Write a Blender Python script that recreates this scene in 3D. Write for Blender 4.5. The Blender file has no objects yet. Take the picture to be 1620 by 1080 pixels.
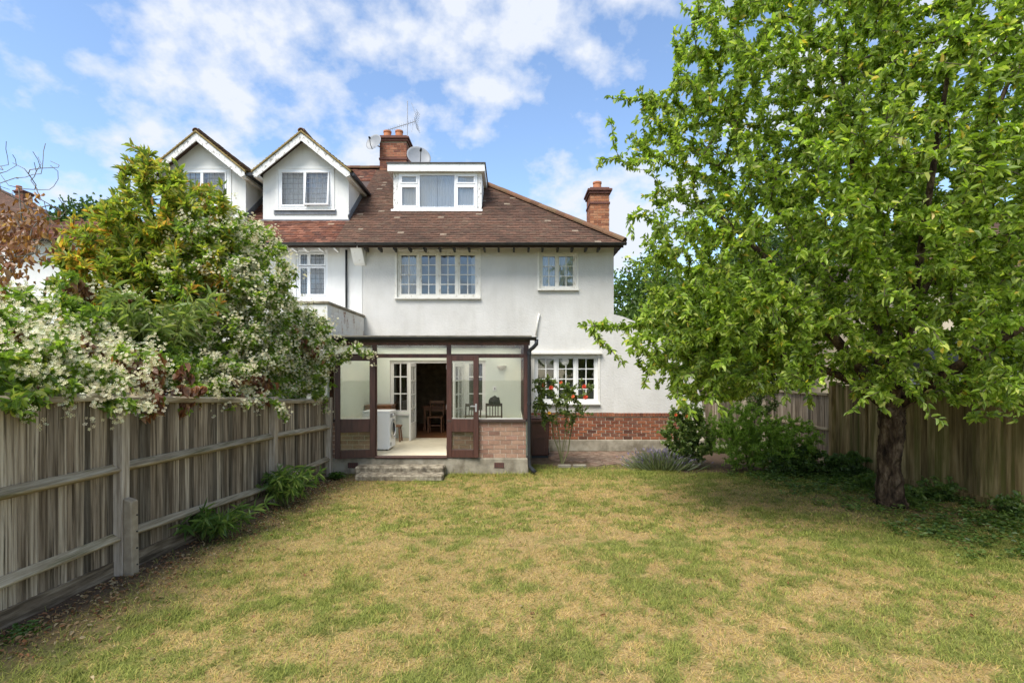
import bpy, math, random
import numpy as np
from mathutils import Vector, Matrix

R = math.radians
random.seed(7)
rng = np.random.default_rng(11)
scene = bpy.context.scene
col = scene.collection

# ------------------------------------------------------------------ camera
F, CX, HY, CH = 820.0, 810.0, 589.0, 2.04      # focal length in photo pixels, centre, horizon row, eye height
cam_d = bpy.data.cameras.new('camera')
cam = bpy.data.objects.new('camera', cam_d)
col.objects.link(cam)
cam.location = (0, 0, CH)
cam.rotation_euler = (R(90), 0, 0)
cam_d.sensor_width = 36
cam_d.lens = F / 1620 * 36
cam_d.shift_y = (HY - 540) / 1620
cam_d.clip_end = 2000
scene.camera = cam

# ------------------------------------------------------------------ sky, sun, exposure
SUN_EL, SUN_AZ = 57, 214
world = bpy.data.worlds.new('World')
scene.world = world
world.use_nodes = True
wn, wl = world.node_tree.nodes, world.node_tree.links
wn.clear()
w_out = wn.new('ShaderNodeOutputWorld')
w_bg = wn.new('ShaderNodeBackground'); w_bg.inputs['Strength'].default_value = 0.11
w_cl = wn.new('ShaderNodeBackground'); w_cl.inputs['Strength'].default_value = 1.0
w_cl.inputs['Color'].default_value = (0.345, 0.365, 0.405, 1)
w_sky = wn.new('ShaderNodeTexSky'); w_sky.sky_type = 'NISHITA'; w_sky.sun_disc = False
w_sky.sun_elevation = R(SUN_EL); w_sky.sun_rotation = R(SUN_AZ)
w_sky.air_density = 1.0; w_sky.dust_density = 0.3; w_sky.ozone_density = 2.0
w_mix = wn.new('ShaderNodeMixShader')
tc = wn.new('ShaderNodeTexCoord'); sep = wn.new('ShaderNodeSeparateXYZ')
wl.new(tc.outputs['Generated'], sep.inputs[0])
zz = wn.new('ShaderNodeMath'); zz.operation = 'MAXIMUM'; zz.inputs[1].default_value = 0.0
wl.new(sep.outputs['Z'], zz.inputs[0])
za = wn.new('ShaderNodeMath'); za.operation = 'ADD'; za.inputs[1].default_value = 0.55
wl.new(zz.outputs[0], za.inputs[0])
cmb = wn.new('ShaderNodeCombineXYZ')
for ax in 'XY':
    dv = wn.new('ShaderNodeMath'); dv.operation = 'DIVIDE'
    wl.new(sep.outputs[ax], dv.inputs[0]); wl.new(za.outputs[0], dv.inputs[1]); wl.new(dv.outputs[0], cmb.inputs[ax])
mp = wn.new('ShaderNodeMapping'); mp.inputs['Location'].default_value = (5.3, 2.2, 0.4)
wl.new(cmb.outputs[0], mp.inputs[0])
n1 = wn.new('ShaderNodeTexNoise'); n1.inputs['Scale'].default_value = 3.0; n1.inputs['Detail'].default_value = 8; n1.inputs['Roughness'].default_value = 0.5; n1.inputs['Distortion'].default_value = 0.25
n2 = wn.new('ShaderNodeTexNoise'); n2.inputs['Scale'].default_value = 13.0; n2.inputs['Detail'].default_value = 7; n2.inputs['Roughness'].default_value = 0.55
wl.new(mp.outputs[0], n1.inputs['Vector']); wl.new(mp.outputs[0], n2.inputs['Vector'])
nm = wn.new('ShaderNodeMix'); nm.inputs[0].default_value = 0.46
wl.new(n1.outputs['Fac'], nm.inputs[2]); wl.new(n2.outputs['Fac'], nm.inputs[3])
cr = wn.new('ShaderNodeValToRGB')
cr.color_ramp.elements[0].position = 0.455; cr.color_ramp.elements[0].color = (0, 0, 0, 1)
cr.color_ramp.elements[1].position = 0.57; cr.color_ramp.elements[1].color = (0.97, 0.97, 0.97, 1)
wl.new(nm.outputs[0], cr.inputs[0])
wl.new(w_sky.outputs[0], w_bg.inputs['Color'])
wl.new(cr.outputs['Color'], w_mix.inputs[0]); wl.new(w_bg.outputs[0], w_mix.inputs[1]); wl.new(w_cl.outputs[0], w_mix.inputs[2])
wl.new(w_mix.outputs[0], w_out.inputs['Surface'])

sun_d = bpy.data.lights.new('sun', 'SUN')
sun_d.energy = 2.4; sun_d.angle = R(30); sun_d.color = (1.0, 0.96, 0.89)
sun = bpy.data.objects.new('sun', sun_d); col.objects.link(sun)
sdir = Vector((math.sin(R(SUN_AZ)) * math.cos(R(SUN_EL)), math.cos(R(SUN_AZ)) * math.cos(R(SUN_EL)), math.sin(R(SUN_EL))))
sun.rotation_euler = sdir.to_track_quat('Z', 'Y').to_euler()
sun.location = sdir * 60

vs = scene.view_settings
vs.view_transform = 'Standard'; vs.look = 'None'; vs.gamma = 1; vs.exposure = 1.35; vs.use_curve_mapping = False
scene.render.engine = 'CYCLES'
cy = scene.cycles
cy.use_denoising = True
cy.max_bounces = 8; cy.diffuse_bounces = 5; cy.glossy_bounces = 3; cy.transmission_bounces = 5; cy.transparent_max_bounces = 12
cy.caustics_reflective = False; cy.caustics_refractive = False
cy.sample_clamp_indirect = 8

def at(px, py, Y):
    """the point at distance Y that the photograph shows at this pixel"""
    return Vector(((px - CX) * Y / F, Y, CH - (py - HY) * Y / F))
def ax(px, Y): return (px - CX) * Y / F
def az(py, Y): return CH - (py - HY) * Y / F

# ------------------------------------------------------------------ materials
MATS = {}
def nd(nt, t, **kw):
    n = nt.nodes.new(t)
    for k, v in kw.items(): setattr(n, k, v)
    return n
def ramp(nt, stops):
    r = nd(nt, 'ShaderNodeValToRGB'); e = r.color_ramp.elements
    while len(e) < len(stops): e.new(0.5)
    for el, (p, c) in zip(e, stops):
        el.position = p; el.color = (*c, 1) if len(c) == 3 else c
    return r
def noise(nt, scale, detail=5, rough=0.6, stretch=(1, 1, 1), world=False):
    n = nd(nt, 'ShaderNodeTexNoise'); n.inputs['Scale'].default_value = scale; n.inputs['Detail'].default_value = detail; n.inputs['Roughness'].default_value = rough
    m = nd(nt, 'ShaderNodeMapping'); m.inputs['Scale'].default_value = stretch
    if world:
        g = nd(nt, 'ShaderNodeNewGeometry'); nt.links.new(g.outputs['Position'], m.inputs[0])
    else:
        t = nd(nt, 'ShaderNodeTexCoord'); oi = nd(nt, 'ShaderNodeObjectInfo'); mu = nd(nt, 'ShaderNodeMath', operation='MULTIPLY'); mu.inputs[1].default_value = 43.0; va = nd(nt, 'ShaderNodeVectorMath', operation='ADD')
        nt.links.new(oi.outputs['Random'], mu.inputs[0]); nt.links.new(mu.outputs[0], va.inputs[1]); nt.links.new(t.outputs['Object'], va.inputs[0]); nt.links.new(va.outputs[0], m.inputs[0])
    nt.links.new(m.outputs[0], n.inputs['Vector'])
    return n
def mixc(nt, fac, a, b, blend='MIX'):
    m = nd(nt, 'ShaderNodeMix', data_type='RGBA', blend_type=blend)
    for s, v in ((0, fac), (6, a), (7, b)):
        if isinstance(v, (int, float)): m.inputs[s].default_value = v
        elif isinstance(v, tuple): m.inputs[s].default_value = (*v, 1) if len(v) == 3 else v
        else: nt.links.new(v, m.inputs[s])
    return m.outputs[2]
def new_mat(name):
    m = bpy.data.materials.new(name); m.use_nodes = True
    nt = m.node_tree; nt.nodes.clear()
    o = nd(nt, 'ShaderNodeOutputMaterial'); p = nd(nt, 'ShaderNodeBsdfPrincipled')
    nt.links.new(p.outputs[0], o.inputs[0])
    MATS[name] = m
    return m, nt, p, o
def bump(nt, p, src, strength, dist):
    b = nd(nt, 'ShaderNodeBump'); b.inputs['Strength'].default_value = strength; b.inputs['Distance'].default_value = dist
    nt.links.new(src, b.inputs['Height']); nt.links.new(b.outputs[0], p.inputs['Normal'])
def surf(name, stops, scale=6, streak=None, rough=0.7, bmp=0.2, dist=0.01, stretch=(1, 1, 1), fine=40, per_object=0.0, dirt=None, dirt_scale=2.0, dirt_lo=0.55, dirt_hi=0.75, spec=0.4, metal=0, world=False):
    """a mottled surface: colours from noise, optional dirt patches, per-object variation, fine relief"""
    m, nt, p, o = new_mat(name)
    n = noise(nt, scale, 6, 0.62, stretch, world); r = ramp(nt, stops); nt.links.new(n.outputs['Fac'], r.inputs[0])
    c = r.outputs[0]
    if dirt:
        d = noise(nt, dirt_scale, 6, 0.65, stretch if stretch != (1, 1, 1) else (1, 1, 0.5), world)
        dr = ramp(nt, [(dirt_lo, (0, 0, 0)), (dirt_hi, (1, 1, 1))]); nt.links.new(d.outputs['Fac'], dr.inputs[0])
        c = mixc(nt, dr.outputs[0], c, dirt)
    if streak:
        d2 = noise(nt, 1.0, 5, 0.6, (4.5, 4.5, 0.6), world); r2 = ramp(nt, [(0.48, (0, 0, 0)), (0.8, (0.34, 0.34, 0.34))]); nt.links.new(d2.outputs['Fac'], r2.inputs[0]); c = mixc(nt, r2.outputs[0], c, streak)
    if per_object:
        oi = nd(nt, 'ShaderNodeObjectInfo'); hr = ramp(nt, [(0, (1 - per_object,) * 3), (0.5, (1, 1 - per_object * 0.12, 1 - per_object * 0.2)), (1, (1 + per_object * 0.7,) * 3)])
        nt.links.new(oi.outputs['Random'], hr.inputs[0]); c = mixc(nt, 1.0, c, hr.outputs[0], 'MULTIPLY')
    nt.links.new(c, p.inputs['Base Color'])
    p.inputs['Roughness'].default_value = rough; p.inputs['Specular IOR Level'].default_value = spec; p.inputs['Metallic'].default_value = metal
    if bmp:
        f = noise(nt, fine, 5, 0.65, stretch, world); bump(nt, p, f.outputs['Fac'], bmp, dist)
    return m
def flat3(c, v=0.15): return [(0.3, tuple(x * (1 - v) for x in c)), (0.7, tuple(x * (1 + v) for x in c))]

surf('render_white', [(0.3, (0.585, 0.565, 0.525)), (0.6, (0.66, 0.64, 0.60)), (0.8, (0.69, 0.67, 0.63))], scale=1.3, rough=0.9, bmp=0.5, dist=0.018, fine=20, streak=(0.47, 0.45, 0.40), dirt=(0.48, 0.46, 0.415), dirt_scale=0.9, dirt_lo=0.56, dirt_hi=0.85, spec=0.2)
surf('render_smooth', [(0.3, (0.73, 0.72, 0.69)), (0.7, (0.79, 0.78, 0.75))], scale=1.6, rough=0.85, bmp=0.3, dist=0.006, fine=30, streak=(0.50, 0.48, 0.43), dirt=(0.54, 0.53, 0.495), dirt_scale=1.4, dirt_lo=0.6, dirt_hi=0.85, spec=0.2)
surf('green_plaster', [(0.3, (0.72, 0.775, 0.69)), (0.7, (0.77, 0.82, 0.735))], scale=1.5, rough=0.85, bmp=0.1, spec=0.2)
surf('white_paint', [(0.3, (0.74, 0.735, 0.70)), (0.7, (0.82, 0.815, 0.79))], scale=8, rough=0.5, bmp=0.08, dirt=(0.50, 0.46, 0.38), dirt_scale=9, dirt_lo=0.62, dirt_hi=0.74)
surf('cream_paint', [(0.3, (0.70, 0.67, 0.59)), (0.7, (0.80, 0.775, 0.71))], scale=8, rough=0.55, bmp=0.15, dirt=(0.42, 0.36, 0.27), dirt_scale=11, dirt_lo=0.58, dirt_hi=0.72)
surf('peeling_paint', [(0.3, (0.72, 0.71, 0.68)), (0.7, (0.80, 0.79, 0.76))], scale=8, rough=0.7, bmp=0.5, dirt=(0.30, 0.28, 0.25), dirt_scale=19, dirt_lo=0.54, dirt_hi=0.60)
surf('upvc', flat3((0.84, 0.845, 0.85), 0.02), rough=0.3, bmp=0)
surf('lead', [(0.3, (0.13, 0.14, 0.155)), (0.7, (0.22, 0.23, 0.25))], scale=7, rough=0.6, bmp=0.2)
surf('brown_wood', [(0.3, (0.040, 0.018, 0.013)), (0.7, (0.092, 0.038, 0.027))], scale=5, rough=0.42, bmp=0.15, stretch=(4, 4, 0.5), fine=30, per_object=0.2)
surf('dark_timber', [(0.25, (0.040, 0.026, 0.020)), (0.75, (0.085, 0.052, 0.038))], scale=5, rough=0.6, bmp=0.2, per_object=0.2)
surf('black_plastic', flat3((0.022, 0.024, 0.027), 0.2), rough=0.4, bmp=0)
surf('black_iron', [(0.3, (0.018, 0.017, 0.016)), (0.7, (0.05, 0.046, 0.04))], scale=9, rough=0.6, bmp=0.2)
surf('concrete', [(0.36, (0.20, 0.175, 0.13)), (0.5, (0.30, 0.265, 0.20)), (0.64, (0.38, 0.34, 0.265))], scale=3.5, rough=0.92, bmp=0.6, dist=0.012, fine=38, dirt=(0.13, 0.105, 0.07), dirt_scale=4, dirt_lo=0.52, dirt_hi=0.72, spec=0.2)
surf('step_stone', [(0.36, (0.12, 0.098, 0.068)), (0.5, (0.26, 0.222, 0.16)), (0.64, (0.40, 0.35, 0.26))], scale=9, rough=0.95, bmp=1.0, dist=0.02, fine=30, dirt=(0.09, 0.075, 0.055), dirt_scale=5, dirt_lo=0.5, dirt_hi=0.66, spec=0.15)
surf('mortar', flat3((0.60, 0.53, 0.42), 0.12), scale=20, rough=0.95, bmp=0.3)
surf('pale_mortar', flat3((0.56, 0.49, 0.39), 0.1), scale=20, rough=0.95, bmp=0.3)
surf('old_mortar', flat3((0.36, 0.28, 0.20), 0.15), scale=12, rough=0.95, bmp=0.3)
surf('white_brick', [(0.3, (0.74, 0.70, 0.63)), (0.7, (0.85, 0.83, 0.79))], scale=9, rough=0.9, bmp=0.6, dirt=(0.33, 0.17, 0.10), dirt_scale=3.4, dirt_lo=0.56, dirt_hi=0.66, world=True)
surf('weathered_board', [(0.36, (0.115, 0.09, 0.062)), (0.5, (0.25, 0.205, 0.148)), (0.64, (0.41, 0.35, 0.265))], scale=7, rough=0.88, bmp=0.55, dist=0.006, stretch=(5, 5, 0.25), fine=26, per_object=0.6, dirt=(0.075, 0.06, 0.04), dirt_scale=9, dirt_lo=0.54, dirt_hi=0.66, spec=0.2)
surf('weathered_rail', [(0.36, (0.25, 0.195, 0.12)), (0.5, (0.38, 0.31, 0.205)), (0.64, (0.50, 0.425, 0.30))], scale=7, rough=0.88, bmp=0.5, dist=0.006, stretch=(5, 0.3, 5), fine=26, per_object=0.15, dirt=(0.13, 0.115, 0.045), dirt_scale=4, dirt_lo=0.52, dirt_hi=0.7, spec=0.2)
surf('weathered_post', [(0.36, (0.26, 0.21, 0.155)), (0.5, (0.40, 0.335, 0.26)), (0.64, (0.54, 0.465, 0.37))], scale=7, rough=0.88, bmp=0.5, dist=0.006, stretch=(5, 5, 0.3), fine=26, per_object=0.15, spec=0.2)
surf('mossy_board', [(0.36, (0.10, 0.073, 0.034)), (0.5, (0.225, 0.17, 0.08)), (0.64, (0.36, 0.28, 0.15))], scale=5, rough=0.92, bmp=0.5, dist=0.006, stretch=(4, 4, 0.3), fine=26, per_object=0.42, dirt=(0.105, 0.105, 0.028), dirt_scale=2.2, dirt_lo=0.46, dirt_hi=0.66, spec=0.15)
surf('bin_brown', flat3((0.085, 0.036, 0.026), 0.15), scale=5, rough=0.45, bmp=0.05)
surf('appliance_white', flat3((0.82, 0.83, 0.84), 0.02), rough=0.3, bmp=0)
surf('dark_glass', flat3((0.03, 0.035, 0.04), 0.1), rough=0.08, bmp=0)
surf('furniture_wood', [(0.25, (0.13, 0.055, 0.024)), (0.75, (0.24, 0.11, 0.05))], scale=6, rough=0.4, bmp=0.05, stretch=(3, 3, 0.6))
surf('pale_wood', [(0.25, (0.42, 0.29, 0.15)), (0.75, (0.55, 0.40, 0.23))], scale=6, rough=0.5, bmp=0.05, stretch=(3, 3, 0.6))
surf('dark_chair_wood', flat3((0.05, 0.03, 0.024), 0.2), rough=0.4, bmp=0)
surf('bag_black', flat3((0.018, 0.018, 0.02), 0.3), scale=12, rough=0.6, bmp=0.5)
surf('floor_mat', [(0.3, (0.55, 0.50, 0.37)), (0.7, (0.64, 0.59, 0.45))], scale=5, rough=0.8, bmp=0.1)
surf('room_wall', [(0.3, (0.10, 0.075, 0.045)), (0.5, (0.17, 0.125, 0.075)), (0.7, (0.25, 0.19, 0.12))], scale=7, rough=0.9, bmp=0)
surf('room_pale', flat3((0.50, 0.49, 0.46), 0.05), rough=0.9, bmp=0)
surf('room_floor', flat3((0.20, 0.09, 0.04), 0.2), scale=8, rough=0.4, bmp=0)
surf('dish_grey', flat3((0.25, 0.26, 0.275), 0.06), rough=0.5, bmp=0)
surf('aluminium', flat3((0.35, 0.35, 0.36), 0.1), rough=0.4, bmp=0, metal=0.7)
surf('terracotta', [(0.3, (0.36, 0.125, 0.055)), (0.7, (0.50, 0.20, 0.095))], scale=8, rough=0.8, bmp=0.2)
surf('air_brick', flat3((0.13, 0.055, 0.04), 0.2), scale=10, rough=0.9, bmp=0.3)
surf('felt', flat3((0.09, 0.085, 0.08), 0.2), scale=5, rough=0.9, bmp=0.2)
surf('cream_house', flat3((0.58, 0.49, 0.36), 0.1), scale=1, rough=0.9, bmp=0.2)
surf('metal_handle', flat3((0.6, 0.6, 0.6), 0.05), rough=0.3, bmp=0, metal=0.8)
surf('bark', [(0.35, (0.016, 0.010, 0.007)), (0.5, (0.07, 0.046, 0.029)), (0.65, (0.18, 0.13, 0.085))], scale=11, rough=0.95, bmp=1.0, dist=0.06, stretch=(1, 1, 0.3), fine=16, spec=0.15)
surf('twig', [(0.2, (0.055, 0.042, 0.03)), (0.8, (0.135, 0.108, 0.08))], scale=8, rough=0.9, bmp=0.2, spec=0.15)
surf('pale_twig', [(0.2, (0.15, 0.125, 0.10)), (0.8, (0.27, 0.235, 0.19))], scale=8, rough=0.9, bmp=0.2, spec=0.15)
surf('green_stem', [(0.2, (0.10, 0.11, 0.04)), (0.8, (0.17, 0.16, 0.07))], scale=8, rough=0.7, bmp=0.1)
surf('soil', [(0.25, (0.055, 0.038, 0.025)), (0.55, (0.12, 0.085, 0.056)), (0.8, (0.19, 0.145, 0.10))], scale=4, rough=0.97, bmp=1.0, dist=0.02, fine=30, spec=0.1)
surf('mossy_verge', [(0.25, (0.13, 0.095, 0.04)), (0.5, (0.25, 0.185, 0.07)), (0.75, (0.34, 0.25, 0.12))], scale=9, rough=0.95, bmp=0.8, fine=25)
surf('far_ground', [(0.3, (0.07, 0.09, 0.035)), (0.7, (0.15, 0.14, 0.07))], scale=0.4, rough=1, bmp=0)
surf('muddy_board', [(0.36, (0.10, 0.074, 0.048)), (0.5, (0.19, 0.145, 0.098)), (0.64, (0.29, 0.235, 0.165))], scale=5, rough=0.92, bmp=0.5, dist=0.006, stretch=(5, 0.5, 5), fine=26, dirt=(0.07, 0.052, 0.034), dirt_scale=3, dirt_lo=0.5, dirt_hi=0.7, spec=0.2)
surf('spur_concrete', [(0.25, (0.24, 0.19, 0.13)), (0.75, (0.42, 0.35, 0.25))], scale=9, rough=0.95, bmp=0.6, fine=30)
surf('bed_edge', [(0.25, (0.13, 0.115, 0.085)), (0.75, (0.27, 0.24, 0.18))], scale=6, rough=0.95, bmp=0.6, fine=25)

def brick_mat(name, cols, rough=0.88):
    m, nt, p, o = new_mat(name)
    oi = nd(nt, 'ShaderNodeObjectInfo'); r = ramp(nt, [(i / (len(cols) - 1), c) for i, c in enumerate(cols)])
    nt.links.new(oi.outputs['Random'], r.inputs[0])
    n = noise(nt, 26, 5, 0.7, world=True); nr = ramp(nt, [(0.3, (0.68, 0.66, 0.64)), (0.7, (1.12, 1.12, 1.12))]); nt.links.new(n.outputs['Fac'], nr.inputs[0])
    nt.links.new(mixc(nt, 1.0, r.outputs[0], nr.outputs[0], 'MULTIPLY'), p.inputs['Base Color'])
    p.inputs['Roughness'].default_value = rough; p.inputs['Specular IOR Level'].default_value = 0.2
    f = noise(nt, 70, 4, 0.7, world=True); bump(nt, p, f.outputs['Fac'], 0.5, 0.006)
brick_mat('red_brick', [(0.10, 0.045, 0.032), (0.25, 0.085, 0.045), (0.32, 0.12, 0.06), (0.20, 0.075, 0.045), (0.37, 0.155, 0.085), (0.15, 0.07, 0.05)])
brick_mat('buff_brick', [(0.20, 0.115, 0.085), (0.37, 0.235, 0.165), (0.31, 0.185, 0.13), (0.42, 0.27, 0.19), (0.25, 0.14, 0.10), (0.36, 0.21, 0.155)])
brick_mat('paver', [(0.16, 0.10, 0.072), (0.24, 0.16, 0.115), (0.19, 0.14, 0.10), (0.29, 0.21, 0.155)])
brick_mat('ridge_tile', [(0.12, 0.066, 0.040), (0.18, 0.092, 0.053), (0.15, 0.10, 0.055), (0.21, 0.11, 0.065)])

def colour_attr_mat(name, rough=0.8, transl=0.0, spec=0.3, grain=0.0, gscale=30, bmp=0.0):
    """base colour from the per-piece colour attribute"""
    m, nt, p, o = new_mat(name)
    a = nd(nt, 'ShaderNodeAttribute'); a.attribute_name = 'Col'
    c = a.outputs['Color']
    if grain:
        n = noise(nt, gscale, 4, 0.65, world=True); nr = ramp(nt, [(0.3, (1 - grain,) * 3), (0.7, (1 + grain * 0.6,) * 3)]); nt.links.new(n.outputs['Fac'], nr.inputs[0])
        c = mixc(nt, 1.0, c, nr.outputs[0], 'MULTIPLY')
        if bmp: bump(nt, p, n.outputs['Fac'], bmp, 0.01)
    nt.links.new(c, p.inputs['Base Color'])
    p.inputs['Roughness'].default_value = rough; p.inputs['Specular IOR Level'].default_value = spec
    if transl:
        t = nd(nt, 'ShaderNodeBsdfTranslucent'); ms = nd(nt, 'ShaderNodeMixShader'); ms.inputs[0].default_value = transl
        tcx = mixc(nt, 1.0, c, (1.25, 1.35, 0.55), 'MULTIPLY')
        nt.links.new(tcx, t.inputs['Color']); nt.links.new(p.outputs[0], ms.inputs[1]); nt.links.new(t.outputs[0], ms.inputs[2]); nt.links.new(ms.outputs[0], o.inputs[0])
colour_attr_mat('tile', rough=0.85, grain=0.3, gscale=14, bmp=0.3)
colour_attr_mat('chimney_brick', rough=0.9, grain=0.25, gscale=25, bmp=0.3)
colour_attr_mat('leaf', rough=0.42, transl=0.5, spec=0.5)
colour_attr_mat('petal', rough=0.7, transl=0.25, spec=0.2)
colour_attr_mat('grass', rough=0.75, transl=0.22, spec=0.2)
colour_attr_mat('lawn_soil', rough=0.97, grain=0.35, gscale=45, spec=0.1, bmp=0.8)

def glass_mat(name, tint, lo, hi, rough=0.02):
    m, nt, p, o = new_mat(name)
    t = nd(nt, 'ShaderNodeBsdfTransparent'); t.inputs[0].default_value = (*tint, 1)
    g = nd(nt, 'ShaderNodeBsdfGlossy'); g.inputs['Roughness'].default_value = rough
    lw = nd(nt, 'ShaderNodeLayerWeight'); lw.inputs[0].default_value = 0.35
    mr = nd(nt, 'ShaderNodeMapRange'); mr.inputs[3].default_value = lo; mr.inputs[4].default_value = hi
    nt.links.new(lw.outputs['Fresnel'], mr.inputs[0])
    ms = nd(nt, 'ShaderNodeMixShader'); nt.links.new(mr.outputs[0], ms.inputs[0]); nt.links.new(t.outputs[0], ms.inputs[1]); nt.links.new(g.outputs[0], ms.inputs[2])
    nt.links.new(ms.outputs[0], o.inputs[0])
glass_mat('window_glass', (0.97, 0.98, 0.98), 0.05, 0.7)
glass_mat('clear_glass', (0.96, 0.97, 0.96), 0.04, 0.5)
m, nt, p, o = new_mat('polycarbonate')
t = nd(nt, 'ShaderNodeBsdfTransparent'); t.inputs[0].default_value = (0.97, 0.94, 0.89, 1)
tr = nd(nt, 'ShaderNodeBsdfTranslucent'); tr.inputs[0].default_value = (0.95, 0.9, 0.82, 1)
ms = nd(nt, 'ShaderNodeMixShader'); ms.inputs[0].default_value = 0.45
nt.links.new(t.outputs[0], ms.inputs[1]); nt.links.new(tr.outputs[0], ms.inputs[2]); nt.links.new(ms.outputs[0], o.inputs[0])
m, nt, p, o = new_mat('net_curtain')
p.inputs['Base Color'].default_value = (0.90, 0.91, 0.92, 1); p.inputs['Roughness'].default_value = 0.9
t = nd(nt, 'ShaderNodeBsdfTranslucent'); t.inputs[0].default_value = (0.8, 0.8, 0.8, 1)
ms = nd(nt, 'ShaderNodeMixShader'); ms.inputs[0].default_value = 0.3
nt.links.new(p.outputs[0], ms.inputs[1]); nt.links.new(t.outputs[0], ms.inputs[2]); nt.links.new(ms.outputs[0], o.inputs[0])

# ------------------------------------------------------------------ object helpers
ORI = {}
def thing(name, loc, label=None, cat=None, group=None, kind=None):
    o = bpy.data.objects.new(name, None); col.objects.link(o); o.empty_display_size = 0.2
    o.location = loc; ORI[o.name] = Vector(loc)
    tag(o, label, cat, group, kind)
    return o
def tag(o, label=None, cat=None, group=None, kind=None):
    for k, v in (('label', label), ('category', cat), ('group', group), ('kind', kind)):
        if v: o[k] = v
    return o
def link(name, me, mat, parent=None, origin=None, kind=None, label=None):
    """me holds vertices relative to origin (a world point)"""
    o = bpy.data.objects.new(name, me); col.objects.link(o)
    if mat and not me.materials: me.materials.append(MATS[mat])
    po = ORI[parent.name] if parent else Vector((0, 0, 0))
    origin = Vector(origin) if origin is not None else po
    o.parent = parent; o.location = origin - po
    ORI[o.name] = origin
    if kind: o['kind'] = kind
    if label: o['label'] = label
    return o
def np_mesh(name, v, faces, colors=None, smooth=False):
    """v (n,3); faces: list of (m,k) integer arrays; colors (n,3)"""
    me = bpy.data.meshes.new(name)
    v = np.ascontiguousarray(v, dtype=np.float32)
    me.vertices.add(len(v)); me.vertices.foreach_set('co', v.ravel())
    li = np.concatenate([f.ravel() for f in faces]).astype(np.int32)
    ks = np.concatenate([np.full(len(f), f.shape[1], dtype=np.int32) for f in faces])
    me.loops.add(len(li)); me.loops.foreach_set('vertex_index', li)
    me.polygons.add(len(ks)); me.polygons.foreach_set('loop_start', np.concatenate([[0], np.cumsum(ks)[:-1]]).astype(np.int32))
    me.polygons.foreach_set('use_smooth', np.full(len(ks), bool(smooth)))
    me.update(calc_edges=True)
    if colors is not None:
        a = me.color_attributes.new('Col', 'FLOAT_COLOR', 'POINT')
        c = np.ones((len(v), 4), dtype=np.float32); c[:, :3] = colors; a.data.foreach_set('color', c.ravel())
    return me

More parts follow.
